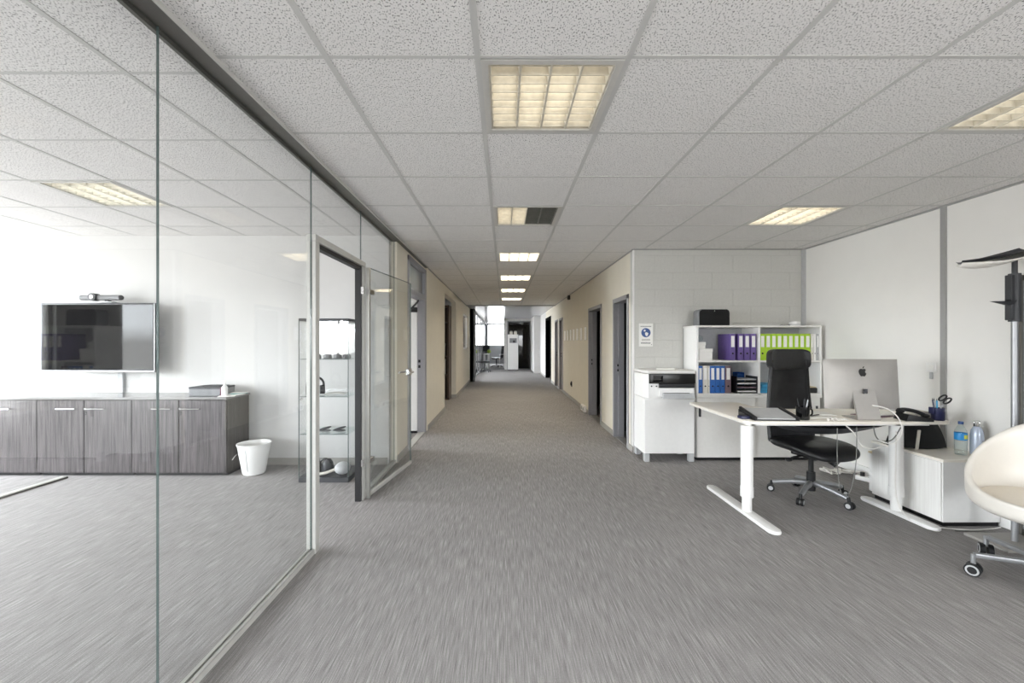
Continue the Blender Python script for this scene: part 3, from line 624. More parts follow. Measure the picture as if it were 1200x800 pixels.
t2 = B(-.10, .25, -.26, -.2, -.004+.006, .065, bev=.004, seg=1).build('front_drawer', 'light_grey', pt); B(-.1, .19, -.262, -.258, .062, .068).build('grip', 'black', t2)
for x in (-.21, -.155): MB().cyl((x, -.202, .135), (x, -.208, .135), .008).build('button', 'dark_grey', pt)

SX0, SX1, SD0, SD1 = 2.17, 3.585, 4.71, 5.06
lc = T('sliding_cabinet', 'white low cabinet with sliding doors below the bookshelf', 'cabinet', (2.88, 4.88, 0))
MB().box(SX0-2.88, SX1-2.88, -.14, .17, .035, .735).build('body', 'white', lc, smooth=False); B(SX0-2.86, SX1-2.9, -.12, .16, 0, .035).build('plinth', 'black', lc, smooth=False)
B(SX0-2.88, SX1-2.88, -.172, .172, .715, .74, bev=.002, seg=1).build('top', 'white_matt', lc)
d1 = B(SX0-2.88+.005, -.105+.06, -.168, -.152, .04, .712, bev=.002, seg=1).build('sliding_door', 'white_matt', lc)
MB().box(SX0-2.88+.025, SX0-2.88+.05, -.17, -.166, .5, .62, bev=.008, seg=2).build('finger_slot', 'dark_grey', d1)
d2 = B(-.06, SX1-2.885, -.149, -.141, .04, .712, bev=.002, seg=1).build('sliding_door', 'white_matt', lc)
MB().box(SX1-2.885-.05, SX1-2.885-.025, -.152, -.147, .5, .62).build('finger_slot', 'dark_grey', d2)
bs = T('bookshelf', 'white open bookshelf with four compartments of binders', 'bookshelf', (2.88, 4.88, .741))
ZS = .741
for x in (SX0-2.88, -.012, SX1-2.88-.022):
    B(x, x+.022, -.17, .17, 0, .77, bev=.001, seg=1).build('upright', 'white', bs, smooth=False)
B(SX0-2.88, SX1-2.88, .165, .18, 0, .77).build('back_panel', 'light_grey', bs, smooth=False)
B(SX0-2.88+.022, SX1-2.902, -.17, .165, .0, .022).build('bottom_board', 'white_matt', bs, smooth=False); B(SX0-2.885, SX1-2.875, -.172, .18, .77, .79, bev=.001, seg=1).build('top_board', 'white_matt', bs, smooth=False)
for a, b in ((SX0-2.88+.022, -.012), (.01, SX1-2.902)): B(a, b, -.165, .165, .375, .395).build('shelf_board', 'white_matt', bs, smooth=False)

BM = {}
def binder(x, z, m, label, group, wdt=.062, hgt=.30, deep=.27, lab='paper', y=SD0+.015):
    r = T('binder', label, 'binder', (x, y, z), 0, group)
    k = (m, wdt, hgt)
    if k not in BM:
        BM[k] = (MB().box(0, wdt, 0, deep, 0, hgt, bev=.003, seg=1).mesh('cover', m), MB().box(.004, wdt-.004, .01, deep+.004, -.0+.004, hgt+.0015).mesh('pages', 'paper'),
                 MB().box(wdt*.2, wdt*.8, -.0015, .001, hgt*.5, hgt*.92).mesh('spine_label', lab), MB().cyl((wdt/2, .002, hgt*.26), (wdt/2, -.002, hgt*.26), wdt*.17, n=16).mesh('finger_hole', 'black'))
    for n_, me in zip(('cover', 'pages', 'spine_label', 'finger_hole'), BM[k]):
        o = link(n_, me, r)
    return r
z1 = ZS+.3955; z0 = ZS+.0225
xs = [2.445+.0]
for k in range(4):
    binder(2.575+.072*k if k else 2.556, z1, 'purple', 'purple lever arch binder, %s from the shelf divider' % nm[3-k], 'purple binders', .062)
for k in range(9):
    binder(2.894+.064*k, z1, 'lime', 'lime green lever arch binder, %s from the shelf divider' % nm[k], 'lime green binders', .061)
for k, (m, lab) in enumerate((('offwhite_card', 'pale translucent binder right after the green ones'), ('paper', 'white narrow binder before the grey magazine file'))):
    binder(3.473+.031*k, z1, m, lab, None, .028)
binder(3.536, z1, 'light_grey', 'grey file squeezed against the right end of the bookshelf', None, .026)
for k, (m, wd, lab) in enumerate((('blue', .05, 'blue binder standing first at the left upright'), ('offwhite_card', .052, 'wide beige binder between two blue binders'), ('offwhite_card', .022, 'thin beige binder next to the wide beige one'),
        ('blue', .056, 'blue binder just after the beige pair'), ('blue', .053, 'blue binder in the middle of the blue trio'), ('blue', .05, 'blue binder beside the mauve one'), ('mauve', .066, 'dusty mauve binder beside the letter trays'))):
    x = SX0+.026+sum((.05, .052, .022, .056, .053, .05, .066)[:k])+.004*k
    binder(x, z0, m, lab, None, wd, .31)
def carton(label, x0, x1, d0, d1, z, h, m='white_matt', band=True):
    r = T('storage_box', label, 'box', ((x0+x1)/2, (d0+d1)/2, z)); a, b = (x1-x0)/2, (d1-d0)/2
    B(-a+.004, a-.004, -b+.004, b-.004, 0, h-.0, bev=.002, seg=1).build('body', m, r); B(-a, a, -b, b, h-.035, h+.003, bev=.003, seg=1).build('lid', m, r); return r
carton('white lidded box on upper shelf beside the purple binders', SX0+.03, SX0+.19, SD0+.01, SD0+.26, z1, .13)
carton('small grey-white box stacked on the white lidded box', SX0+.035, SX0+.13, SD0+.05, SD0+.2, z1+.134, .07, 'paper')
q = T('plastic_bag', 'crumpled clear plastic bag on top of the small box', 'bag', (SX0+.08, SD0+.12, z1+.2075)); MB().ball((0, 0, .04), .045, .06, .042, 12).build('crumple', 'pet', q)
lt = T('letter_tray', 'stack of black letter trays with papers on lower shelf', 'letter tray', (2.745, SD0+.13, z0))
for k in range(4):
    t_ = MB().box(-.115, .115, -.12, .10, .01+.045*k, .014+.045*k).box(-.115, -.112, -.12, .10, .01+.045*k, .045+.045*k).box(.112, .115, -.12, .10, .01+.045*k, .045+.045*k).build('tray', 'dark_grey', lt, smooth=False)
    B(-.105, .105, -.115, .09, .015+.045*k, .027+.045*k).build('paper_stack', ('paper', 'mauve', 'paper', 'light_grey')[k], t_, smooth=False)
for s in (-1, 1): B(s*.115-.002, s*.115+.002, -.122, .1, 0, .19).build('side_frame', 'black', lt, smooth=False)
q = T('magazine_file', 'blue plastic magazine file behind the letter trays', 'magazine file', (2.80, SD0+.33, z0)); MB().box(-.04, .04, -.004, 0, 0, .22).box(-.04, -.036, -.1, 0, 0, .2).box(.036, .04, -.1, 0, 0, .22).box(-.04, .04, -.1, 0, 0, .004).build('shell', 'blue', q, smooth=False); B(-.03, .03, -.09, -.01, .005, .2).build('folder', 'blue', q)
for k in range(3):
    q = tag(B(-.1, .1, -.13, .13, 0, .032, bev=.003, seg=1).build('folder', 'cyan', None, (3.01, SD0+.16, z0+.0005+.0335*k), (0, 0, .04*k)), 'cyan folder lying flat beside divider, %s of pile' % ('bottom', 'middle', 'top')[k], 'folder', 'cyan folders')
q = T('leather_case', 'dark leather case with papers on the lower right shelf', 'case', (3.46, SD0+.13, z0)); B(-.1, .1, -.1, .1, 0, .06, bev=.01).build('case', 'black', q); B(-.08, .09, -.09, .08, .061, .07).build('papers', 'beige_card', q)
# things on the shelf
spk = T('loudspeaker', 'black rounded loudspeaker on top of the bookshelf', 'speaker', (2.415, 4.87, ZS+.7905))
rr = [(-.175, .0), (.175, 0), (.18, .01), (.18, .15), (.172, .175), (.15, .19), (-.15, .19), (-.172, .175), (-.18, .15), (-.18, .01)]
MXZ = Matrix(((1, 0, 0, 0), (0, 0, 1, 0), (0, 1, 0, 0), (0, 0, 0, 1)))
MB().prism(rr, -.07, .07, MXZ, bev=.004).build('cabinet', 'mid_grey', spk); MB().prism([(x*.955, .005+z*.95) for x, z in rr], -.078, -.071, MXZ, bev=.002).build('grille', 'fabric_black', spk); B(-.002, .002, -.0795, -.077, .165, .175).build('logo_mark', 'white', spk)
rt = T('router', 'small round white device on bookshelf top near corner', 'router', (3.39, 4.87, ZS+.7905)); MB().lathe([(0, 0), (.058, 0), (.06, .008), (.06, .042), (.054, .05), (0, .052)], 28).build('body', 'white_gloss', rt); MB().lathe([(.061, .012), (.0615, .014), (.0615, .018), (.061, .02)], 28).build('seam', 'light_grey', rt)
q = tag(B(-.05, .05, -.02, .02, 0, .01, bev=.002, seg=1).build('remote', 'dark_grey', None, (3.26, 4.85, ZS+.791)), 'thin dark remote lying beside the round device', 'remote')

# mask notice on the block wall
sg = T('notice', 'white face mask notice with blue round pictogram on block wall', 'sign', (1.717, DB-.008, 1.43))
B(-.085, .085, -.002, .002, -.14, .14).build('sheet', 'paper', sg, smooth=False)
MY = Matrix(((1, 0, 0, 0), (0, 0, -1, 0), (0, 1, 0, 0), (0, 0, 0, 1)))
circ = [(.056*math.cos(2*PI*i/32), .027+.056*math.sin(2*PI*i/32)) for i in range(32)]
di = MB().prism(circ, .0022, .0028, MY).build('blue_disc', 'sign_blue', sg, smooth=False)
MB().prism([(-.032, .048), (-.018, .066), (.0, .056), (-.012, .038)], .003, .0033, MY).build('head_mark', 'paper', di, smooth=False)
MB().prism([(-.012, .026), (.008, .034), (.03, .02), (.022, -.008), (.008, -.016), (-.008, -.004)], .003, .0033, MY).build('mask_mark', 'paper', di, smooth=False)
def dashes(z, h, x0, x1, m, n):
    b = MB(); x = x0
    while x < x1-.004:
        wd = random.uniform(.004, .009); b.prism([(x, z), (min(x+wd, x1), z), (min(x+wd, x1), z+h), (x, z+h)], .0022, .0026, MY); x += wd+.0025
    b.build(n, m, sg, smooth=False)
dashes(.097, .011, -.065, .065, 'mid_grey', 'heading_print'); dashes(-.058, .009, -.05, .05, 'baseboard', 'small_print'); dashes(-.073, .009, -.05, .05, 'baseboard', 'small_print'); dashes(-.105, .013, -.06, .055, 'dark_grey', 'footer_print'); B(.066, .074, -.0026, -.002, -.122, -.112).build('corner_mark', 'dark_grey', sg, smooth=False)

# corridor wall items
for k in range(7):
    d = 7.93+.45*k
    zc = 1.345+.16
    q = T('posted_sheet', 'white sheet posted on the corridor wall, %s from the wider open door' % nm[k], 'sheet', (XR, d+.12, zc), 0, 'sheets posted along the corridor')
    B(-.006, -.002, -.105, .105, -.125, .125).build('paper', 'sheet_white', q, smooth=False); B(-.002, 0, -.108, .108, -.128, .128).build('backing', 'dark_grey', q, smooth=False)
q = T('wall_socket', 'black wall socket low on the right corridor wall', 'socket', (XR, 9.7, .37)); B(-.012, 0, -.07, .07, -.06, .06, bev=.003, seg=1).build('plate', 'black', q); MB().cyl((-.012, 0, 0), (-.03, 0, 0), .03).build('plug', 'black', q)
q = T('outlet_box', 'white surface outlet box at floor level beside door frame', 'outlet', (XR-.013, 8.05, .06)); B(-.05, 0, -.17, .17, -.05, .07, bev=.006, seg=1).build('box', 'white', q)
for y in (-.08, .08): MB().cyl((-.05, y, .01), (-.054, y, .01), .03).build('socket_ring', 'mid_grey', q)
q = T('alarm_sounder', 'small black alarm box high on the corridor wall', 'alarm', (XR, 9.95, ZC-.07)); B(-.06, 0, -.06, .06, -.05, .05, bev=.006, seg=1).build('case', 'black', q); MB().cyl((-.06, 0, -.01), (-.07, 0, -.01), .02).build('lens', 'black_gloss', q)
q = T('light_switch', 'white wall switch on the panel wall left of grey strip', 'switch', (XW, 3.55, 1.13)); B(-.014, 0, -.04, .04, -.04, .04, bev=.003, seg=1).build('plate', 'white', q); B(-.018, -.013, -.022, .022, -.022, .022).build('rocker', 'paper', q); B(-.014, -.004, -.012, .012, -.1, -.042, bev=.002, seg=1).build('sensor_tab', 'light_grey', q)

# ------------------------------------------------------------------ the desk
DZ = .745
dk = T('desk', 'large pale corner desk on white T-legs with cable net', 'desk', (2.62, 3.6, 0))
def rc(cx, cy, r, a0, a1, n=6): return [(cx+r*math.cos(math.radians(a0+(a1-a0)*i/n)), cy+r*math.sin(math.radians(a0+(a1-a0)*i/n))) for i in range(n+1)]
top = rc(-.70, -.37, .09, 180, 270)+rc(.70, -.38, .08, 270, 360)+rc(.72, .14, .06, 0, 90)+[(.3, .16), (.05, .14), (-.08, .145)]+rc(-.08, .40, .255, 270, 205)[1:]+rc(-.37, .5, .07, 20, 90)+rc(-.73, .51, .06, 90, 180)
MB().prism(top, DZ-.022, DZ, bev=.003).build('desktop', 'birch', dk)
MB().box(-.70, .68, -.36, -.31, DZ-.05, DZ-.023).box(-.72, -.67, -.36, .44, DZ-.05, DZ-.023).box(.42, .47, -.36, .12, DZ-.05, DZ-.023).box(-.70, .68, .10, .14, DZ-.05, DZ-.023).build('underframe', 'white', dk, smooth=False)
MB().grid(lambda u, v: (-.45+.95*u, -.29+.3*v, DZ-.045-.12*math.sin(PI*u)**.6*(.35+.65*math.sin(PI*v))), 16, 6).build('cable_net', 'dark_grey', dk)
def leg(x, y, f0, f1):
    MB().cyl((x, y, .14), (x, y, DZ-.05), .044, n=28).build('leg', 'white', dk)
    b = MB().cyl((x, y, .025), (x, y, .16), .035, n=28).build('inner_leg', 'white', dk); MB().cyl((x, y, .14), (x, y, .215), .047, n=28).build('collar', 'white', dk)
    MB().prism(rc(x, f0+.045, .04, 180, 360, 10)+rc(x, f1-.045, .04, 0, 180, 10), .004, .03, bev=.008).build('foot', 'white', dk)
leg(-.725, -.34, -.72, .26); leg(.45, -.33, -.66, -.02)

# office chair
ch = T('office_chair', 'black high-back swivel chair with mesh back behind the desk', 'chair', (2.66, 3.62, 0), math.radians(10))
for k in range(5):
    a = math.radians(-78+72*k); c, s = math.cos(a), math.sin(a)
    l_ = MB(); l_.tube([(.03*c, .03*s, .125), (.14*c, .14*s, .115), (.28*c, .28*s, .085)], [.026, .024, .022, .02, .018], 10); l_.build('base_leg', 'steel', ch)
    w_ = MB(); ax = Vector((-s, c, 0)); p = Vector((.295*c, .295*s, .03))
    w_.cyl(p-ax*.024, p-ax*.006, .03, n=20).cyl(p+ax*.006, p+ax*.024, .03, n=20); cw = w_.build('caster', 'black', ch)
    MB().cyl(p-ax*.026, p+ax*.026, .018, n=16).build('hub', 'light_grey', cw); MB().cyl(p+Vector((0, 0, .0)), p+Vector((-.01*c, -.01*s, .065)), .012).build('stem', 'black', cw)
MB().cyl((0, 0, .06), (0, 0, .22), .033, n=20).build('lift_sleeve', 'black', ch); MB().cyl((0, 0, .2), (0, 0, .36), .02, n=20).build('gas_lift', 'black', ch)
B(-.09, .09, -.12, .12, .35, .40, bev=.01).build('mechanism', 'black', ch)
MB().tube([(-.09, -.02, .37), (-.2, -.03, .365), (-.24, -.03, .35)], .009).ball((-.25, -.03, .345), .035, .02, .016, 10).build('tilt_lever', 'black', ch)
MB().cyl((.08, -.12, .36), (.10, -.16, .33), .045, n=20).build('tension_knob', 'black', ch)
def seatf(u, v):
    a = 2*PI*u; e = lambda x: math.copysign(abs(x)**.62, x); rr_ = math.sin(PI*v)**.5 if 0 < v < 1 else 0
    x, y = .285*e(math.cos(a))*rr_, .27*e(math.sin(a))*rr_; z = -math.cos(PI*v)
    z = .445+.048*math.copysign(abs(z)**.8, z)-.05*max(0, -y/.27)**2.2+.02*(x/.285)**2
    return (x, y-.02, z)
subsurf(MB().grid(seatf, 32, 14, wrap=True).build('seat', 'leather', ch))
# backrest frame and mesh, leaning back, carried on two side arms
def backc(t):  # centreline of the back: y, z
    return .25+.03*math.sin(PI*t)-.03*t+.06*t*t, .46+.72*t
def backf(u, v):
    t = v; y, z = backc(t); hw = .235-.03*abs(t-.25)-.03*t
    x = (2*u-1)*hw; return (x, y-.055*(2*u-1)**2, z)
solidify(MB().grid(backf, 14, 20).build('back_mesh', 'mesh_painted_sheen', ch), .012)
for s in (0, 1): MB().tube([backf(s, k/10) for k in range(11)], .016, 8, 2).build('back_frame', 'black', ch)
MB().tube([backf(k/6, 0) for k in range(7)], .016, 8, 2).build('lower_rail', 'black', ch)
lum = MB().grid(lambda u, v: tuple(Vector(backf(.12+.76*u, .2+.25*v))+Vector((0, -.018*math.sin(PI*v)*math.sin(PI*u), 0))), 10, 8).build('lumbar_pad', 'leather', ch)
MB().tube([(0, .05, .375), (0, .2, .37), (0, .29, .42), (0, .295, .6), (0, .30, .9)], .024, 10).build('spine', 'black', ch)
yb, zb = backc(1)
def headf(u, v):
    a = 2*PI*u; e = lambda x: math.copysign(abs(x)**.35, x); rr_ = abs(math.sin(PI*v))**.35
    return (.215*e(math.cos(a))*rr_, yb-.01+.04*e(math.sin(a))*rr_-.05*(math.cos(a))**2*rr_, zb+.005-.095*math.copysign(abs(math.cos(PI*v))**.5, math.cos(PI*v)))
MB().grid(headf, 32, 12, wrap=True).build('headrest', 'leather', ch)

# all-in-one computer
im = T('desktop_computer', 'silver all-in-one computer seen from behind on the desk', 'computer', (2.80, 3.27, DZ+.0005), math.radians(-7))
def scr(u, v):  # bulged aluminium back
    x, z = (2*u-1), (2*v-1); bul = (1-abs(x)**3)*(1-abs(z)**3)
    return (.268*x, -.008-.03*bul, .27+.195*z)
tl = Matrix.Rotation(math.radians(-4), 4, 'X')
b = MB().grid(scr, 24, 20).box(-.268, .268, -.008, .0, .075, .465); b.xf(tl); b.build('back_shell', 'silver', im)
B(-.262, .262, .0005, .002, .14, .458).xf(tl).build('screen', 'black_gloss', im, smooth=False)
st = MB(); prof = [(-.035, .275), (-.045, .275), (-.125, .012), (-.12, .0), (.06, 0), (.06, .006), (-.108, .007)]
MX = Matrix(((0, 0, 1, 0), (1, 0, 0, 0), (0, 1, 0, 0), (0, 0, 0, 1)))
st.prism(prof, -.08, .08, MX); st.xf(Matrix.Translation((0, .04, 0))); st.build('stand', 'silver', im, smooth=False)
MB().prism([(-.012, .2), (.012, .2), (.012, .235), (-.012, .235)], .036, .046, MY).build('cable_port', 'dark_grey', im, smooth=False)
apple = [(0, .030), (-.008, .033), (-.017, .032), (-.024, .026), (-.028, .016), (-.028, .004), (-.024, -.010), (-.017, -.022), (-.010, -.027), (-.004, -.025), (0, -.024), (.005, -.025), (.011, -.027), (.018, -.021), (.024, -.010), (.026, -.005), (.020, .0), (.017, .008), (.018, .016), (.024, .023), (.017, .031), (.009, .033)]
leaf = [(.001, .036), (.001, .043), (.006, .050), (.012, .053), (.012, .046), (.007, .039)]
MT = tl @ Matrix.Translation((0, 0, .355)) @ MY
MB().prism(apple, .0365, .0372, MT).prism(leaf, .0362, .0368, MT).build('fruit_emblem', 'black_gloss', im, smooth=False)

# desk things
def on(x, y): return (x, y, DZ+.0006)
q = T('planner', 'open notepad in a black tray at left of desk', 'notepad', on(2.02, 3.26), math.radians(-3))
TLT = Matrix.Rotation(math.radians(11), 4, 'X')
MB().prism([(-.12, 0), (.12, 0), (.12, .05), (-.12, .003)], -.17, .17, Matrix(((0, 0, 1, 0), (1, 0, 0, 0), (0, 1, 0, 0), (0, 0, 0, 1))), bev=.002).build('tray', 'black', q)
B(-.148, .14, -.11, .125, .0285, .040, bev=.002, seg=1).xf(TLT).build('pad', 'light_grey', q)
for s_ in (-.168, .145): B(s_, s_+.02, -.12, .125, .0285, .052, bev=.003, seg=1).xf(TLT).build('edge_strip', 'black', q)
q.location = on(2.08, 3.29)
q = tag(B(-.05, .05, -.03, .03, 0, .022, bev=.006).build('card_reader', 'navy', None, on(1.87+.02, 3.27)), 'small dark card reader touching the notepad tray', 'gadget')
pm = T('pen_mug', 'black mug holding pens in front of the chair', 'mug', on(2.31, 3.23)); MB().lathe([(0, 0), (.042, 0), (.045, .006), (.046, .10), (.042, .10), (.040, .01), (0, .01)], 28).build('mug', 'black_gloss', pm); MB().tube([(.045, 0, .08), (.07, 0, .075), (.072, 0, .04), (.045, 0, .025)], .006).build('handle', 'black_gloss', pm)
def pens(parent, z0_, L):
    for k, (dx, dy, m) in enumerate(L):
        p = MB().cyl((dx*.5, dy*.5, z0_), (dx*1.5, dy*1.5, z0_+.14), .0045, n=8).build('pen', m, parent); MB().cyl((dx*1.5, dy*1.5, z0_+.14), (dx*1.55, dy*1.55, z0_+.155), .003, .001, n=8).build('pen_tip', 'black', p)
pens(pm, .012, [(-.02, .01, 'black'), (.018, .012, 'dark_grey'), (.0, -.02, 'black'), (.02, -.01, 'steel')])
for k, (x, y, a, m, lab) in enumerate(((2.49, 3.36, .1, 'paper', 'white paper sheet lying behind the black mug'), (2.56, 3.45, -.2, 'paper', 'white printed sheet lying beneath the computer edge'), (3.0, 3.40, .3, 'mauve', 'greyish mauve paper lying beside the computer stand'), (3.12, 3.45, .1, 'paper', 'white sheet spread behind the mauve paper'))):
    q = T('paper_sheet', lab, 'paper', (x, y, DZ+.0006+.0085*(k % 2)), a); B(-.12, .12, -.09, .09, 0, .004).build('sheet', m, q, smooth=False); B(-.11, .09, -.08, .08, .004, .0075).xf(Matrix.Rotation(.15, 4, 'Z')).build('upper_sheet', m, q, smooth=False)
q = T('pen', 'black pen lying on the white sheet behind mug', 'pen', (2.47, 3.32, DZ+.0165), .5); MB().cyl((-.06, 0, 0), (.06, 0, 0), .0045, n=10).build('barrel', 'black', q); MB().cyl((.06, 0, 0), (.072, 0, 0), .003, .001, n=8).build('nib', 'steel', q)
ph = T('desk_phone', 'black desk telephone with raised handset beside the computer', 'telephone', on(3.14, 3.205), -.2)
MB().prism([(-.09, 0), (.09, 0), (.09, .02), (-.07, .05)], -.07, .07, MXZ, bev=.004).build('base', 'black', ph); hs = MB().tube([(-.1, 0, .075), (-.05, 0, .08), (.03, 0, .062), (.09, 0, .03)], .014).build('handset', 'black', ph)
MB().ball((-.085, 0, .068), .028, .024, .018, 12).build('earpiece', 'black', hs); MB().ball((.08, 0, .035), .028, .024, .016, 12).build('mouthpiece', 'black', hs); B(-.05, .05, -.06, .06, .002, .004).build('skirt', 'steel', ph)
q = T('note_box', 'cream note cube between telephone and navy pen cup', 'note cube', on(3.275, 3.305), -.1); B(-.06, .06, -.05, .05, 0, .008, bev=.002, seg=1).build('tray', 'black', q); B(-.05, .055, -.045, .045, .0085, .055, bev=.002, seg=1).build('paper_block', 'offwhite_card', q)
pcup = T('pen_cup', 'navy pen cup with scissors at right end of desk', 'pen cup', on(3.325, 3.2)); MB().lathe([(0, 0), (.036, 0), (.04, .006), (.04, .095), (.036, .095), (.034, .01), (0, .01)], 24).build('cup', 'navy', pcup)
pens(pcup, .012, [(-.02, 0, 'steel'), (-.012, .015, 'navy'), (.0, .02, 'black'), (-.018, -.012, 'cyan')]); B(-.055, -.042, -.02, .02, .05, .1, bev=.003, seg=1).build('side_clip', 'navy', pcup)
sc = T('scissors', 'black-handled scissors standing in the navy cup', 'scissors', (3.335, 3.2, DZ+.0146))
for s in (-1, 1):
    bl = MB().cyl((-.01-.006*s, 0, 0), (.02+.012*s, .005*s, .1), .003, .004, n=8).build('blade', 'steel', sc)
    c = Vector((.045+.022*s, .004*s, .145-.012*s)); MB().tube([c+Vector((.03*math.cos(2*PI*k/12)*1.0, 0, .017*math.sin(2*PI*k/12)+.012*math.cos(2*PI*k/12))) for k in range(13)], .006, 8, 2).build('finger_loop', 'black', bl)

# low white cabinet at the end of the desk
wc = T('pedestal_cabinet', 'white low cabinet with sliding front under desk end', 'cabinet', (3.40, 3.33, 0))
B(-.205, .215, -.29, .29, .03, .47, bev=.002, seg=1).build('body', 'white', wc); B(-.195, .21, -.28, .28, 0, .03).build('plinth', 'black', wc, smooth=False)
B(-.212, .218, -.30, .30, .47, .49, bev=.002, seg=1).build('top', 'birch', wc)
for a, b in ((-.285, -.002), (.002, .285)): B(-.215, -.206, a, b, .035, .465, bev=.001, seg=1).build('door', 'white_oak', wc)
q = T('bag', 'black fabric bag lying on the low white cabinet', 'bag', (3.37, 3.42, .4905)); 
def bagf(u, v):
    a = 2*PI*u; e = lambda x: math.copysign(abs(x)**.6, x); h_ = v
    r1 = 1-.3*h_**1.6; return (.205*e(math.cos(a))*r1+.015*math.sin(9*a)*h_, .1*e(math.sin(a))*(1-.55*h_), .175*h_+.02*h_*math.cos(a)+.006+.006*math.sin(5*a))
bm_ = MB().grid(bagf, 36, 8, wrap=True); bm_.prism([bagf(k/36, 1)[:2] for k in range(36)], .17, .172); bm_.build('body', 'fabric_black', q)
B(-.1, -.08, -.105, -.097, .01, .17).xf(Matrix.Rotation(.12, 4, 'X')).build('strap', 'offwhite_card', q)
wbt = T('water_bottle', 'clear plastic water bottle with blue label on low cabinet', 'bottle', (3.462, 3.165, .4905))
MB().lathe([(0, .004), (.02, .0), (.033, .002), (.036, .015), (.0345, .03), (.036, .045), (.0345, .06), (.036, .075), (.036, .10), (.036, .165), (.033, .185), (.022, .21), (.014, .225), (.0135, .24), (0, .24)], 28).build('bottle', 'pet', wbt)
MB().lathe([(.0362, .115), (.0366, .117), (.0366, .165), (.0362, .167)], 28).build('label_band', 'label_blue', wbt)
MB().lathe([(0, .232), (.0155, .232), (.0155, .252), (0, .252)], 20).build('cap', 'sign_blue', wbt)
MB().grid(lambda u, v: (.037*math.sin(-.35+.9*u), -.037*math.cos(-.35+.9*u), .125+.03*v), 8, 1).build('label_patch', 'label_yellow', wbt)
MB().lathe([(0, .006), (.030, .006), (.033, .02), (.033, .11), (.0, .11)], 24).build('water', 'glass_clear', wbt)
tm = T('thermos', 'pale lilac steel thermos flask next to water bottle', 'flask', (3.545, 3.13, .4905))
MB().lathe([(0, .012), (.036, .012), (.037, .03), (.037, .15), (.033, .19), (.022, .215), (.018, .222), (0, .222)], 28).build('body', 'thermos', tm); MB().lathe([(0, 0), (.034, 0), (.036, .004), (.036, .012), (0, .012)], 28).build('base_ring', 'chrome', tm)
MB().lathe([(0, .222), (.019, .222), (.0195, .226), (.0195, .245), (.012, .248), (0, .248)], 24).build('cap', 'chrome', tm); MB().tube([(-.019, 0, .245), (-.017, 0, .262), (.017, 0, .262), (.019, 0, .245)], .004, 8, 3).build('carry_loop', 'chrome', tm); B(-.004, .026, -.0385, -.036, .11, .122).build('logo_mark', 'mid_grey', tm, smooth=False)

# cables
def cable(label, pts, m='cable_white', r=.005): tag(MB().tube(pts, r, 8, 5).build('cable', m), label, 'cable')
cable('white computer cable arching from stand over desk edge', [(2.80, 3.24, .86), (2.90, 3.16, .84), (2.96, 3.125, .76), (2.97, 3.12, .66), (2.92, 3.14, .58), (2.84, 3.17, .60)], r=.0042)
cable('white cable looping below the cable net towards chair seat', [(2.56, 3.13, .72), (2.62, 3.125, .66), (2.66, 3.12, .58), (2.74, 3.12, .545), (2.84, 3.14, .56)], r=.0042)
cable('grey-green cable drooping between net and pedestal', [(2.83, 3.2, .70), (2.85, 3.2, .62), (2.9, 3.2, .58), (2.98, 3.2, .60), (3.04, 3.2, .69)], 'cable_grey', .004)
cable('thin dark cord hanging straight below the desk, left one', [(2.49, 3.12, .70), (2.49, 3.12, .45), (2.51, 3.12, .25), (2.55, 3.13, .20), (2.6, 3.13, .24), (2.63, 3.12, .45), (2.635, 3.12, .71)], 'cable_grey', .003)
cable('white mains cord running down right desk leg to floor', [(3.005, 3.2, .66), (3.01, 3.21, .4), (3.0, 3.19, .15), (3.03, 3.12, .02), (3.12, 3.03, .008), (3.2, 2.99, .007), (3.34, 2.97, .007), (3.5, 2.99, .007), (3.58, 3.01, .007)], r=.0045)
cable('thin grey cord on the floor by the pedestal', [(3.2, 2.96, .006), (3.36, 2.95, .006), (3.5, 2.9, .006), (3.6, 2.8, .006)], 'cable_grey', .004)
cable('white tangled cable heap on the floor at wall', [(3.3+.1*math.cos(k*1.7)+.008*k, 4.22+.12*math.sin(k*2.3), .012+.045*abs(math.sin(k*1.1))) for k in range(22)], r=.006)
cable('white lead from the power strip along the wall', [(3.56, 3.86, .03), (3.56, 3.8, .012), (3.55, 3.7, .01)], r=.006)
ps = T('power_strip', 'white multi-socket power strip on floor by the wall', 'power strip', (3.53, 3.955, 0), math.radians(-62))
B(-.16, .16, -.028, .028, 0.002, .045, bev=.006).build('body', 'white', ps)
for k in range(4): MB().cyl((-.11+.07*k, 0, .045), (-.11+.07*k, 0, .047), .02).build('socket', 'mid_grey', ps)
MB().cyl((-.11, 0, .047), (-.11, 0, .08), .018).build('plug', 'black', ps)
for k in range(5): 
    q = tag(MB().ball((0, 0, .01), .009, n=8).cyl((-.02, 0, .004), (.02, 0, .012), .005, n=8).build('cable_clip', 'cable_white', None, (2.465+.032*k, 3.175, DZ+.002), (0, 0, .9+.5*k)), 'white cable clip on the front desk edge, %s from the mug' % nm[k], 'cable clip', 'cable clips on the desk edge')
wbx = T('floor_box', 'white slim waste box behind the low cabinet', 'box', (3.42, 3.72, 0)); B(-.11, .16, -.07, .07, 0, .34, bev=.004, seg=1).build('body', 'white', wbx); B(-.115, .165, -.075, .075, .34, .355, bev=.003, seg=1).build('lid', 'beige_card', wbx)

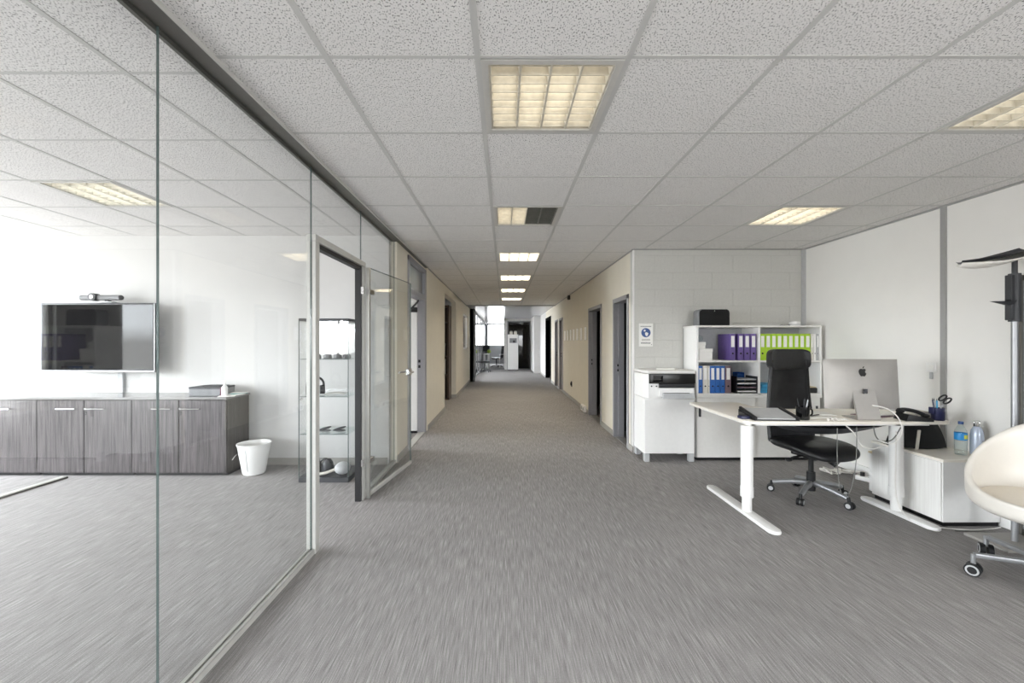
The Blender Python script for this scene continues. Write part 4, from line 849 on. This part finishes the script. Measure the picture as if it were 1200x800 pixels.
# floor lamp
fl = T('floor_lamp', 'grey uplighter floor lamp with wide boat-shaped reflector', 'floor lamp', (3.40, 2.78, 0), 0)
B(-.2, .16, -.13, .13, 0, .02, bev=.006).build('base', 'baseboard', fl)
MB().cyl((0, 0, .02), (0, 0, 1.5), .017, n=20).build('pole', 'steel', fl)
MB().cyl((.0, 0, 1.48), (.0, 0, 1.80), .03, n=20).build('driver_tube', 'dark_grey', fl); B(-.045, -.02, -.02, .02, 1.49, 1.79, bev=.003, seg=1).build('driver_plate', 'dark_grey', fl)
MB().cyl((0, 0, 1.79), (0, 0, 1.90), .014, n=14).build('neck', 'dark_grey', fl)
def reflf(u, v, sx=1.0):
    x = -.37+.46*u; wd = .13*math.sin(PI*min(1, u*.9+.02))**.7; y = wd*(2*v-1)
    z = 1.845+.05*((u-.05)**2)*2.2+.022*(2*v-1)**2-.02*math.sin(PI*u)
    return (x, y, z)
o = MB().grid(reflf, 20, 10).build('reflector', 'lamp_white', fl); solidify(o, .008, 1)
MB().grid(lambda u, v: tuple(Vector(reflf(u, v))*1+Vector((0, 0, .016+.03*math.sin(PI*u)))), 20, 10).build('upper_shade', 'dark_grey', fl)
MB().grid(lambda u, v: (-.04-.13*u, .05*(1-u)*(2*v-1), 1.615+.012*(1-u)), 8, 4).grid(lambda u, v: (-.04-.13*u, .05*(1-u)*(2*v-1), 1.615-.03*(1-u)*(1-(2*v-1)**2)), 8, 4).build('fin', 'dark_grey', fl)

# made-up framed panel standing in for an unidentified dark upright
gcu = T('stand_in_panel', 'made-up dark grey framed panel standing against the right wall', 'panel', (3.605, 2.5, 0))
B(-.012, .014, -.37, .39, .05, 1.77).build('panel_face', 'mid_grey', gcu)
for a_, b_ in ((-.41, -.37), (.39, .43)): B(-.02, .02, a_, b_, 0, 1.81, bev=.002, seg=1).build('frame_stile', 'alu_dark', gcu)
for a_, b_ in ((0.01, .05), (1.77, 1.81)): B(-.02, .02, -.37, .37, a_, b_, bev=.002, seg=1).build('frame_rail', 'alu_dark', gcu)

# white tub chair
tb = T('tub_chair', 'white tub swivel chair with cream cushion near the lamp', 'chair', (3.03, 2.29, 0), math.radians(-60))
for k in range(5):
    a = math.radians(160+60-72*k); c, s = math.cos(a), math.sin(a)
    l_ = MB(); pr_ = [(.03, -.022), (.34, -.014), (.34, .014), (.03, .022)]
    l_.prism(pr_, .105, .13, bev=.004); l_.xf(Matrix.Rotation(a, 4, 'Z')); l_.build('base_leg', 'steel', tb)
    p = Vector((.345*c, .345*s, .036)); ax = Vector((-s, c, 0)); ax = (ax*.8+Vector((c, s, 0))*.6).normalized()
    cw = MB().cyl(p-ax*.03, p-ax*.006, .035, n=24).cyl(p+ax*.006, p+ax*.03, .035, n=24).build('caster', 'black', tb)
    for q_ in (-1, 1): MB().lathe([(.020, -.002), (.028, -.002), (.028, .002), (.020, .002)], 24).xf(Matrix.Translation(p+ax*.031*q_) @ ax.to_track_quat('Z', 'Y').to_matrix().to_4x4()).build('wheel_ring', 'light_grey', cw)
    MB().cyl(p+Vector((0, 0, .02)), p+Vector((0, 0, .085)), .012).build('stem', 'steel', cw)
MB().cyl((0, 0, .09), (0, 0, .14), .04, n=20).build('hub', 'steel', tb); MB().cyl((0, 0, .1), (0, 0, .40), .024, n=20).build('column', 'steel', tb); B(-.1, .1, -.1, .1, .33, .355, bev=.006).build('seat_plate', 'dark_grey', tb)
def shellf(u, v):
    a = 2*PI*u                                  # a=90deg: back, -90deg: front
    bk = .5+.5*math.sin(a)                      # 1 at the back, 0 at the front
    rim = .475+.41*max(0, bk)**1.7
    rr_ = .335*math.sin(min(1, v*1.25+.05)*PI/2)**.8+.02*bk*v
    z = .355+(rim-.355)*max(0, (v-.12)/.88)**1.9
    return (rr_*math.cos(a)*1.0, rr_*math.sin(a)*.97, z)
o = MB().grid(shellf, 48, 16, wrap=True).build('shell', 'chair_shell', tb); m_ = o.modifiers.new('thickness', 'SOLIDIFY'); m_.thickness = .035; m_.offset = -1; subsurf(o, 1)
MB().lathe([(0, .38), (.25, .385), (.285, .41), (.29, .44), (.275, .462), (.2, .475), (0, .478)], 40).build('seat_cushion', 'cream_leather', tb)

# ------------------------------------------------------------------ lobby and far office
co = T('coffee_cabinet', 'tall white cabinet with built-in machine front in the lobby', 'cabinet', (.41, 20.05, 0)); B(-.25, .25, -.2, .2, .03, 1.70, bev=.005, seg=1).build('body', 'white', co); B(-.245, .245, -.215, -.2, .05, 1.05).build('door', 'white', co); B(-.16, .18, -.215, -.2, 1.3, 1.52).build('machine_panel', 'mid_grey', co); B(.0, .1, -.22, -.214, 1.3, 1.42).build('nozzle', 'black', co); B(-.24, .24, -.19, .19, 0, .03).build('plinth', 'black', co)
for x, lab in ((-.08, 'pale jar on the tall lobby cabinet beside the post'), (.12, 'pale jar on the tall lobby cabinet beside the lounge')):
    q = T('jar', lab, 'jar', (.41+x, 20.0, 1.7005), 0, 'jars on the lobby cabinet'); MB().lathe([(0, 0), (.07, 0), (.075, .02), (.075, .13), (0, .13)], 16).build('body', 'offwhite_card', q); MB().lathe([(0, .13), (.06, .13), (.06, .17), (0, .17)], 16).build('lid', 'baseboard', q)
for x, lab in ((.93, 'black armchair in the dark lounge nearer the white cabinet'), (1.5, 'black armchair in the dark lounge nearer the grey wall')):
    q = T('armchair', lab, 'armchair', (x, 21.6, 0), 0, 'armchairs in the lounge'); B(-.18, .18, -.3, .25, .18, .45, bev=.04).build('seat', 'black', q); B(-.2, .2, .2, .34, .4, 1.1, bev=.05).build('backrest', 'black', q)
    for s in (-1, 1): B(s*.225-.045, s*.225+.045, -.3, .3, .1, .62, bev=.03).build('armrest', 'black', q)
    for s in (-1, 1):
        for t in (-.25, .25): B(s*.22-.02, s*.22+.02, t-.02, t+.02, 0, .12).build('leg', 'black', q)
window('window_11', 'dark tinted glass front of the unlit lounge', .14, 1.29, 20.36, 0, 2.36, 'x', 1, 'mid_grey', 'glass_dark')
def far_chair(label, x, y, rz):
    q = T('task_chair', label, 'chair', (x, y, 0), rz, 'task chairs in the far office'); B(-.24, .24, -.24, .24, .43, .5, bev=.03).build('seat', 'black', q); B(-.22, .22, .22, .28, .5, 1.15, bev=.03).xf(Matrix.Rotation(-.08, 4, 'X')).build('backrest', 'black', q); MB().cyl((0, 0, .08), (0, 0, .43), .03).build('gas_lift', 'dark_grey', q)
    for k in range(5): a = 2*PI*k/5; MB().cyl((0, 0, .1), (.3*math.cos(a), .3*math.sin(a), .05), .02).ball((.3*math.cos(a), .3*math.sin(a), .03), .03, n=8).build('base_leg', 'dark_grey', q)
far_chair('black task chair facing the white far office desk', -.42, 22.4, -1.35); far_chair('black task chair half hidden at the glazed wall', -.9, 18.6, 1.7)
fd = T('office_desk', 'white desk in the far office before the window', 'desk', (-.93, 21.6, 0)); B(-.14, .16, -.6, .6, .70, .73, bev=.005, seg=1).build('desktop', 'white', fd)
for x in (-.1, .12):
    for y in (-.55, .55): B(x-.025, x+.025, y-.025, y+.025, 0, .70).build('leg', 'white', fd)
q = T('monitor', 'dark monitor standing on the far office desk', 'monitor', (-.95, 21.9, .7305), .6); B(-.2, .2, -.015, .015, .12, .42, bev=.005, seg=1).build('panel', 'dark_grey', q); B(-.02, .02, -.01, .01, .005, .14).build('neck', 'dark_grey', q); B(-.09, .09, -.07, .07, 0, .01).build('foot', 'dark_grey', q)
q = T('table_lamp', 'round pale green lamp on the far office desk', 'lamp', (-.78, 21.2, .7305)); MB().ball((0, 0, .13), .1, n=16).build('globe', 'green_soft', q); MB().cyl((0, 0, 0), (0, 0, .05), .05).build('foot', 'white', q)
st2 = T('side_table', 'small white side table by the post in the far office', 'table', (-.12, 21.9, 0)); B(-.15, .15, -.15, .15, .68, .7, bev=.004, seg=1).build('table_top', 'white', st2); 
for x in (-.12, .12):
    for y in (-.12, .12): B(x-.015, x+.015, y-.015, y+.015, 0, .68).build('leg', 'white', st2)
